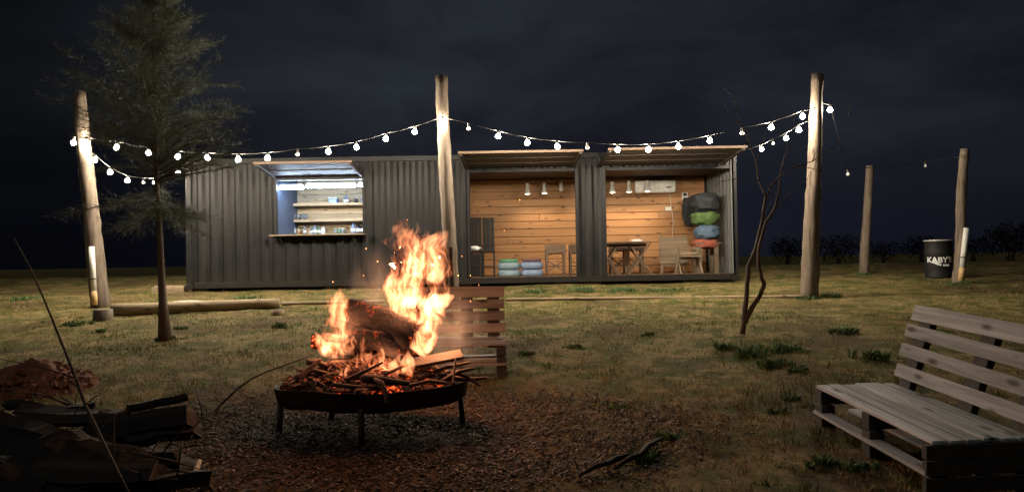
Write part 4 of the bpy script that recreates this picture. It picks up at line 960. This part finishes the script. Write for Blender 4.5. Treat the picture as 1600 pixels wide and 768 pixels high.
for k in range(260):
    a = random.uniform(0, 6.283); r_ = math.sqrt(random.random()) * .95; x, y = math.cos(a) * r_ * .6, math.sin(a) * r_ * .48; z = hgt(c.x + x, c.y + y) - c.z + .24 * max(0, 1 - r_ * r_); s_ = random.uniform(.015, .05)
    cb.box((x, y, z), (s_ * random.uniform(.8, 1.8), s_, s_ * .8), Matrix.Rotation(random.random() * 6, 3, 'Z') @ Matrix.Rotation(random.random() * 3, 3, 'X'), random.uniform(.4, .9))
tag(cb.build('clods', dirt, mo), kind='stuff')
c = gpt(60, 748); c.y -= .1; mound('dirt_mound', c, 1.1, .7, .34, dark_dirt, 'dark heap of earth and wood in the left foreground', 8)
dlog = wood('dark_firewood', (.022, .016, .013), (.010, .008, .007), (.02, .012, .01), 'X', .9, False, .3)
def split_log(A, B, r, seed, name, lb, grp):
    A, B = Vector(A), Vector(B); rg = random.Random(seed); d = (B - A).normalized(); x = d.cross(Vector((0, 0, 1))).normalized(); y = x.cross(d); k = rg.choice((4, 5, 5, 6)); a0 = rg.random() * 6
    ang = [a0 + 6.283 * (i + rg.uniform(-.25, .25)) / k for i in range(k)]; rr = [r * rg.uniform(.6, 1.15) for i in range(k)]; vs = []; n = 5
    for j in range(n + 1):
        f = j / n; c = A.lerp(B, f) + x * rg.uniform(-.012, .012) + y * rg.uniform(-.012, .012); tw_ = .25 * f
        for i in range(k): q = rr[i] * rg.uniform(.93, 1.07); vs.append(c + x * math.cos(ang[i] + tw_) * q + y * math.sin(ang[i] + tw_) * q + d * (rg.uniform(-.03, .03) if j in (0, n) else 0))
    fs = [(j * k + i, j * k + (i + 1) % k, (j + 1) * k + (i + 1) % k, (j + 1) * k + i) for j in range(n) for i in range(k)] + [tuple(range(k - 1, -1, -1)), tuple(n * k + i for i in range(k))]
    o = MB().add(vs, fs).build(name, dlog, None, False, A); o.location = A; return tag(o, lb, 'log', grp)
pile = [((150, 668, 735), (300, 650, 735), .10, 'dark split log with its end towards the fire, top right of the wood pile'), ((30, 650, 720), (190, 655, 725), .10, None), ((170, 690, 740), (312, 672, 735), .105, 'dark split log second from the top at the right of the pile'),
        ((60, 640, 715), (150, 632, 712), .05, None), ((200, 638, 718), (292, 622, 712), .04, 'short dark offcut lying on the right of the wood pile'), ((20, 700, 755), (190, 700, 750), .11, None), ((150, 720, 760), (280, 712, 755), .09, None), ((0, 660, 745), (90, 690, 760), .10, None),
        ((60, 740, 790), (240, 745, 790), .10, None), ((200, 765, 795), (330, 742, 780), .085, 'low dark log nearest the fire at the bottom left'), ((10, 630, 705), (110, 648, 715), .06, None), ((110, 690, 745), (170, 640, 720), .05, None)]
for i, (a, b_, r_, lb) in enumerate(pile):
    A, B = at(a[0], a[1], ground(a[0], a[2]).y), at(b_[0], b_[1], ground(b_[0], b_[2]).y)
    split_log(A, B, r_ * .8, i + 40, 'pile_log', lb or 'black split log in the deep shade of the left wood pile', 'logs of the dark wood pile')
A = at(255, 640, gpt(255, 690).y); B = at(300, 648, gpt(300, 690).y)
o = MB().bar(A, B, .05, .02, (0, 0, 1), .002).build('offcut', pal, None, False, A); o.location = A; tag(o, 'pale sawn offcut on the right of the dark wood pile', 'offcut')
A = gpt(312, 738, .02); ring = [(312, 728), (306, 745), (312, 760), (330, 772)]
pts = [gpt(x, y, .03) for x, y in ring]; o = MB().tube(pts, [.012, .02, .02, .014], 7).build('curved_bark', logx, None, True, pts[0]); o.location = pts[0]; tag(o, 'pale curved strip of bark at the bottom left', 'bark')
tang = MB(); random.seed(17); tc_ = gpt(130, 745)
for k in range(70):
    px, py = random.uniform(0, 320), random.uniform(640, 760); c_ = at(px, py, ground(px, min(790, py + 55)).y); d = Vector((random.gauss(0, 1), random.gauss(0, .6), random.gauss(0, .45))).normalized() * random.uniform(.08, .35)
    tang.tube([c_ - d, c_ + Vector((random.uniform(-.03, .03), 0, random.uniform(-.03, .03))), c_ + d], [.005, .007, .002], 5)
tg = tang.build('brushwood', dlog, None, True, tc_); tg.location = tc_; tag(tg, 'tangle of thin dark twigs over the left wood pile', 'twigs', None, 'stuff')
# leaning branch close to the camera
yb = 3.2
pts = [(22, 372), (48, 420), (72, 475), (95, 532), (118, 590), (133, 632), (150, 668), (172, 715), (200, 772)]
Q = [at(x, y, yb - .03 * i) for i, (x, y) in enumerate(pts)]; RR = [.002, .003, .004, .005, .006, .0065, .007, .008, .009]
o = thing('leaning_branch', Q[-1], 'thin dark branch leaning out of the left wood pile', 'branch')
MB().tube(Q, RR, 7, True, 1, .3).build('stem', bark2, o, True, Q[-1])
for tw_ in ([(133, 632), (120, 640), (105, 668)], [(133, 632), (148, 620), (160, 612)], [(118, 590), (70, 575), (0, 560)], [(110, 632), (60, 615), (0, 612)]):
    q = [at(x, y, yb - .15) for x, y in tw_]; MB().tube(q, [.0035, .003, .0015], 6).build('twig', bark2, o, True, Q[-1])
pts = [gpt(335, 646, .02)] + [at(x, y, FY - .35 + .05 * i) for i, (x, y) in enumerate(((355, 622), (376, 603), (392, 592), (412, 582), (440, 572), (465, 563), (488, 553)))]
o = MB().tube(pts, [.006, .007, .007, .008, .006, .006, .006, .005], 7, True, 1, .3).build('poker_stick', dlog, None, True, pts[0]); o.location = pts[0]; tag(o, 'long thin stick leaning from the ground to the fire pan', 'stick')

# ================================================================== GROUND COVER
def blades(name, X, Y, H, W, mat, lb, tint, lean=.6, z0=None):
    n = len(X); Z = np.array([hgt(x, y) for x, y in zip(X, Y)]) if z0 is None else z0
    a = RNG.uniform(0, 2 * np.pi, n); dx, dy = np.cos(a), np.sin(a); la = RNG.uniform(0, 2 * np.pi, n); ll = RNG.uniform(.2, 1, n) * lean * H
    b0 = np.stack([X - dx * W / 2, Y - dy * W / 2, Z - .006], 1); b1 = np.stack([X + dx * W / 2, Y + dy * W / 2, Z - .006], 1)
    tp_ = np.stack([X + np.cos(la) * ll, Y + np.sin(la) * ll, Z + H * np.sqrt(np.clip(1 - (ll / np.maximum(H, 1e-6)) ** 2 * .6, .1, 1))], 1)
    V = np.stack([b0, b1, tp_], 1).reshape(-1, 3); np_mesh(name, V, np.arange(3 * n).reshape(-1, 3), mat, 'stuff', lb, 'grass', np.repeat(tint, 3))
def grassmat(name, lo, hi):
    m, t, b = nodes_of(name); a = t.nodes.new('ShaderNodeAttribute'); a.attribute_name = 'tint'
    t.links.new(ramp(t, a.outputs['Fac'], [(0, lo), (1, hi)]), b.inputs['Base Color']); b.inputs['Roughness'].default_value = .8; b.inputs['Specular IOR Level'].default_value = .2; return m
gdry = grassmat('dry_grass_blades', (.09, .06, .022), (.50, .39, .18)); ggrn = grassmat('green_grass_blades', (.035, .055, .012), (.17, .20, .05))
def fld(X, Y, s, o=0):
    return np.array([mnoise.noise(Vector((x * s, y * s, o))) for x, y in zip(X, Y)])
N = 330000
Yd = 3.2 + 14.5 * RNG.random(N) ** 1.35; Xd = (RNG.random(N) * 2 - 1) * (Yd * .74 + .4)
dd = np.hypot((Xd - FIREC.x - .1) / 1.0, (Yd - FIREC.y + .2)); msk = fld(Xd, Yd, .8, 2); cl3 = fld(Xd, Yd, 7.5, 6) + .6 * fld(Xd, Yd, 17, 3)
keep = (dd > 1.35 + .5 * msk) & (Yd < CY - .1) & (RNG.random(N) < np.clip((.45 + msk + 1.3 * cl3) * np.clip((dd - 1.2) / 1.4, .12, 1), .03, 1))
Xd, Yd, msk, cl3 = Xd[keep], Yd[keep], msk[keep], cl3[keep]
gm = fld(Xd, Yd, 1.15, 9) + .6 * fld(Xd, Yd, 3.5, 4); grn_p = np.clip((gm - .02) * 2.4, .04, .95); isg = RNG.random(len(Xd)) < grn_p
hh = np.clip(.75 + 1.1 * cl3, .4, 1.8); n1_ = (~isg).sum(); n2_ = isg.sum()
blades('dry_grass', Xd[~isg], Yd[~isg], RNG.uniform(.014, .052, n1_) * hh[~isg], RNG.uniform(.004, .010, n1_), gdry, 'short dry straw coloured grass over the yard', np.clip(RNG.random(n1_) * .7 + .3 * RNG.random(n1_) + .25 * msk[~isg], 0, 1), 1.1)
blades('green_grass', Xd[isg], Yd[isg], RNG.uniform(.02, .068, n2_) * hh[isg], RNG.uniform(.004, .011, n2_), ggrn, 'patches of short green grass over the yard', RNG.random(n2_), .8)
# weed tufts, each one a plant
weed_m = grassmat('weed_leaves', (.03, .07, .026), (.17, .25, .10))
def tuft(px, py, wpx, hpx, lb, n=130):
    c = gpt(px, py); r = wpx * pxm(c.y) / 2; h = hpx * pxm(c.y)
    a = RNG.uniform(0, 6.283, n); nc = 11; cc_ = np.stack([RNG.normal(0, .55 * r, nc), RNG.normal(0, .4 * r, nc)], 1); cr_ = r * RNG.uniform(.12, .4, nc); ci = RNG.integers(0, nc, n)
    rr = cr_[ci] * np.sqrt(RNG.random(n)); X, Y = cc_[ci, 0] + np.cos(a) * rr, cc_[ci, 1] * .8 + np.sin(a) * rr; h *= .62
    Z = np.array([hgt(c.x + x, c.y + y) - c.z for x, y in zip(X, Y)]); H = h * RNG.uniform(.3, 1.2, n) * (.5 + RNG.random(nc)[ci])
    la = a + RNG.normal(0, .7, n); ll = H * RNG.uniform(.2, 1.0, n); W = RNG.uniform(.008, .02, n); da = RNG.uniform(0, 6.28, n); dx, dy = np.cos(da) * W / 2, np.sin(da) * W / 2
    mid_ = np.stack([X + np.cos(la) * ll * .5, Y + np.sin(la) * ll * .5, Z + H * .7], 1)
    V = np.stack([np.stack([X - dx * .4, Y - dy * .4, Z - .01], 1), mid_ + np.stack([dx, dy, dx * 0], 1), np.stack([X + np.cos(la) * ll, Y + np.sin(la) * ll, Z + H], 1), mid_ - np.stack([dx, dy, dx * 0], 1)], 1).reshape(-1, 3)
    o = np_mesh('weed_tuft', V, np.arange(4 * n).reshape(-1, 4), weed_m, None, tint=np.repeat(RNG.random(n), 4)); o.location = c; tag(o, lb, 'weed', 'weed tufts in the yard')
for a in ((1135, 545, 34, 14, 'left tuft of the weeds before the sapling'), (1175, 556, 50, 16, 'wide weed tuft in the middle of the patch before the sapling'), (1228, 548, 54, 16, 'wide weed tuft at the right of the patch before the sapling'), (1205, 572, 52, 15, 'dark weed tuft lowest in the patch before the sapling'), (1250, 583, 30, 11, 'small weed tuft at the lower right end of the patch'),
          (1322, 520, 36, 16, 'round weed tuft below the thick pole'), (1370, 562, 44, 18, 'weed tuft just left of the pallet bench back'), (900, 540, 36, 6, 'low weed strip in the middle of the yard'), (1010, 526, 22, 7, 'small weed in the middle of the yard right of the bench'), (825, 551, 30, 8, 'low weed just right of the brown bench'),
          (437, 513, 16, 11, 'small upright weed left of the fire'), (283, 514, 26, 7, 'low weed right of the feathery tree foot'), (258, 531, 30, 8, 'ring of grass at the feathery tree foot'), (120, 508, 44, 10, 'low weed patch below the stump'), (158, 519, 16, 8, 'small weed below the stump'), (40, 470, 40, 9, 'weed patch at the far left'),
          (1310, 735, 80, 18, 'dark weed patch below the pallet bench front'), (1005, 720, 60, 14, 'dark weed round the fallen twigs'), (970, 640, 30, 10, 'weed in the open yard right of the fire'), (1040, 690, 34, 13, 'grass clump above the fallen twigs'), (1215, 645, 26, 10, 'weed left of the pallet bench front'), (1240, 625, 24, 9, 'weed close to the pallet bench corner'),
          (390, 468, 44, 7, 'grass strip at the container foot below the bar window'), (840, 459, 50, 9, 'green weeds along the container foot below the tyres'), (905, 458, 60, 10, 'green weeds along the container foot below the pillar'), (970, 457, 60, 8, 'green weeds along the container foot below the table'), (1040, 455, 56, 7, 'green weeds along the container foot below the chair'), (1300, 462, 40, 9, 'green weeds right of the thick pole foot'), (1266, 465, 40, 7, 'grass ring at the thick pole foot'), (1498, 444, 30, 6, 'grass ring at the barrel pole foot'), (1351, 430, 24, 6, 'grass ring at the thin far pole foot')):
    tuft(*a, n=int(120 + a[2] * 6))
# wood chips round the fire
N = 11000
a = RNG.uniform(0, 6.283, N); r = 1.85 * RNG.random(N) ** .62 * (1 + .35 * np.sin(a * 3 + 1) * RNG.random(N)) + np.abs(RNG.normal(0, .25, N)); X = FIREC.x + .15 + np.cos(a) * r * 1.05; Y = FIREC.y - .25 + np.sin(a) * r * .8
k = Y > 3.0; X, Y = X[k], Y[k]; N = len(X); Z = np.array([hgt(x, y) for x, y in zip(X, Y)]) + RNG.uniform(.002, .022, N)
L_ = RNG.uniform(.015, .05, N) * RNG.uniform(.5, 1.4, N); W_ = RNG.uniform(.005, .014, N); T_ = RNG.uniform(.003, .007, N); yaw = RNG.uniform(0, 6.283, N); pit_ = RNG.normal(0, .35, N)
ex = np.stack([np.cos(yaw) * np.cos(pit_), np.sin(yaw) * np.cos(pit_), np.sin(pit_)], 1); ey = np.stack([-np.sin(yaw), np.cos(yaw), 0 * yaw], 1); ez = np.cross(ex, ey)
C = np.stack([X, Y, Z], 1); vv = []
for sx_ in (-1, 1):
    for sy_ in (-1, 1):
        for sz_ in (-1, 1): vv.append(C + ex * (sx_ * L_ / 2)[:, None] + ey * (sy_ * W_ / 2)[:, None] + ez * (sz_ * T_ / 2)[:, None])
V = np.stack(vv, 1).reshape(-1, 3); base = (np.arange(N) * 8)[:, None, None]; fq = np.array([(0, 1, 3, 2), (4, 6, 7, 5), (0, 4, 5, 1), (2, 3, 7, 6), (1, 5, 7, 3)])[None]
np_mesh('wood_chips', V, (base + fq).reshape(-1, 4), grassmat('chip_wood', (.03, .022, .018), (.17, .125, .095)), 'stuff', 'dark wood chips scattered round the fire pan', 'wood chips', np.repeat(RNG.random(N) ** 2, 8))
# fallen twigs lower right
for (pp, lb) in (([(905, 752), (950, 738), (985, 728)], 'dark fallen stick lying left of the dark weed'), ([(960, 742), (1000, 722), (1036, 702)], 'dark fallen stick with a raised end in the foreground')):
    q = [gpt(x, y, .03 + .02 * i) for i, (x, y) in enumerate(pp)]; o = MB().tube([q[0], q[0].lerp(q[1], .5) + Vector((.02, 0, .02)), q[1], q[1].lerp(q[2], .5) + Vector((-.02, .02, -.01)), q[2]], [.008, .017, .013, .02, .008], 7, True, 1, .6).build('fallen_stick', dlog, None, True, q[0]); o.location = q[0]; tag(o, lb, 'stick')

# ================================================================== FAR TREES
fol = grassmat('far_foliage', (.004, .0055, .004), (.010, .012, .008))
def fartree(px, py0, py1, wpx, Y, lb, n=900):
    bs = at(px, py0, Y); bs.z = min(bs.z, hgt(bs.x, bs.y) + 0); bs.z = hgt(bs.x, bs.y); top = at(px, py1, Y); H = max(1.5, top.z - bs.z); Wd = wpx * pxm(Y) / 2
    o = thing('far_tree', bs, lb, 'tree', 'dark trees beyond the yard'); MB().tube([(0, 0, -.1), (0, 0, H * .5)], [.14, .06], 7).build('trunk', bark, o, True)
    u = RNG.normal(size=(n, 3)); u /= np.linalg.norm(u, axis=1)[:, None]; u *= RNG.random((n, 1)) ** .4; cl2 = RNG.normal(0, .12, (n, 3))
    c = (u + cl2) * np.array([Wd, Wd * .8, H * .42]) + np.array([0, 0, H * .56]); s_ = .045 * H
    d1_ = RNG.normal(size=(n, 3)) * s_; d2_ = RNG.normal(size=(n, 3)) * s_
    V = np.stack([c, c + d1_, c + d2_], 1).reshape(-1, 3); np_mesh('crown', V, np.arange(3 * n).reshape(-1, 3), fol, None, tint=np.repeat(RNG.random(n), 3), parent=o)
for a in ((1580, 400, 345, 70, 32, 'dark rounded tree at the far right beyond the barrel'), (1440, 395, 372, 60, 40, 'low dark tree behind the black barrel'), (1310, 390, 366, 80, 42, 'low dark tree behind the thin far pole'), (1230, 388, 370, 60, 44, 'low dark tree left of the thick pole'), (1520, 392, 374, 70, 46, 'low dark tree behind the white pipe'), (1380, 388, 376, 60, 50, 'low dark bush between the far poles')):
    fartree(*a)

# ================================================================== HAZE (thin smoke in the night air)
HAZE = 0
if HAZE:
    m = bpy.data.materials.new('haze_air'); m.use_nodes = True; t = m.node_tree; t.nodes.clear()
    o_ = t.nodes.new('ShaderNodeOutputMaterial'); pv = t.nodes.new('ShaderNodeVolumePrincipled'); pv.inputs['Color'].default_value = (.60, .76, .98, 1); pv.inputs['Density'].default_value = HAZE; pv.inputs['Anisotropy'].default_value = .1
    t.links.new(pv.outputs[0], o_.inputs['Volume']); MATS['haze_air'] = m
    zl = -1.6
    hb = MB().box((0, 60, (zl + 6.5) / 2), (160, 150, 6.5 - zl)).build('haze', m); hb['kind'] = 'stuff'; tag(hb, 'thin smoky night air over the whole yard', 'haze')
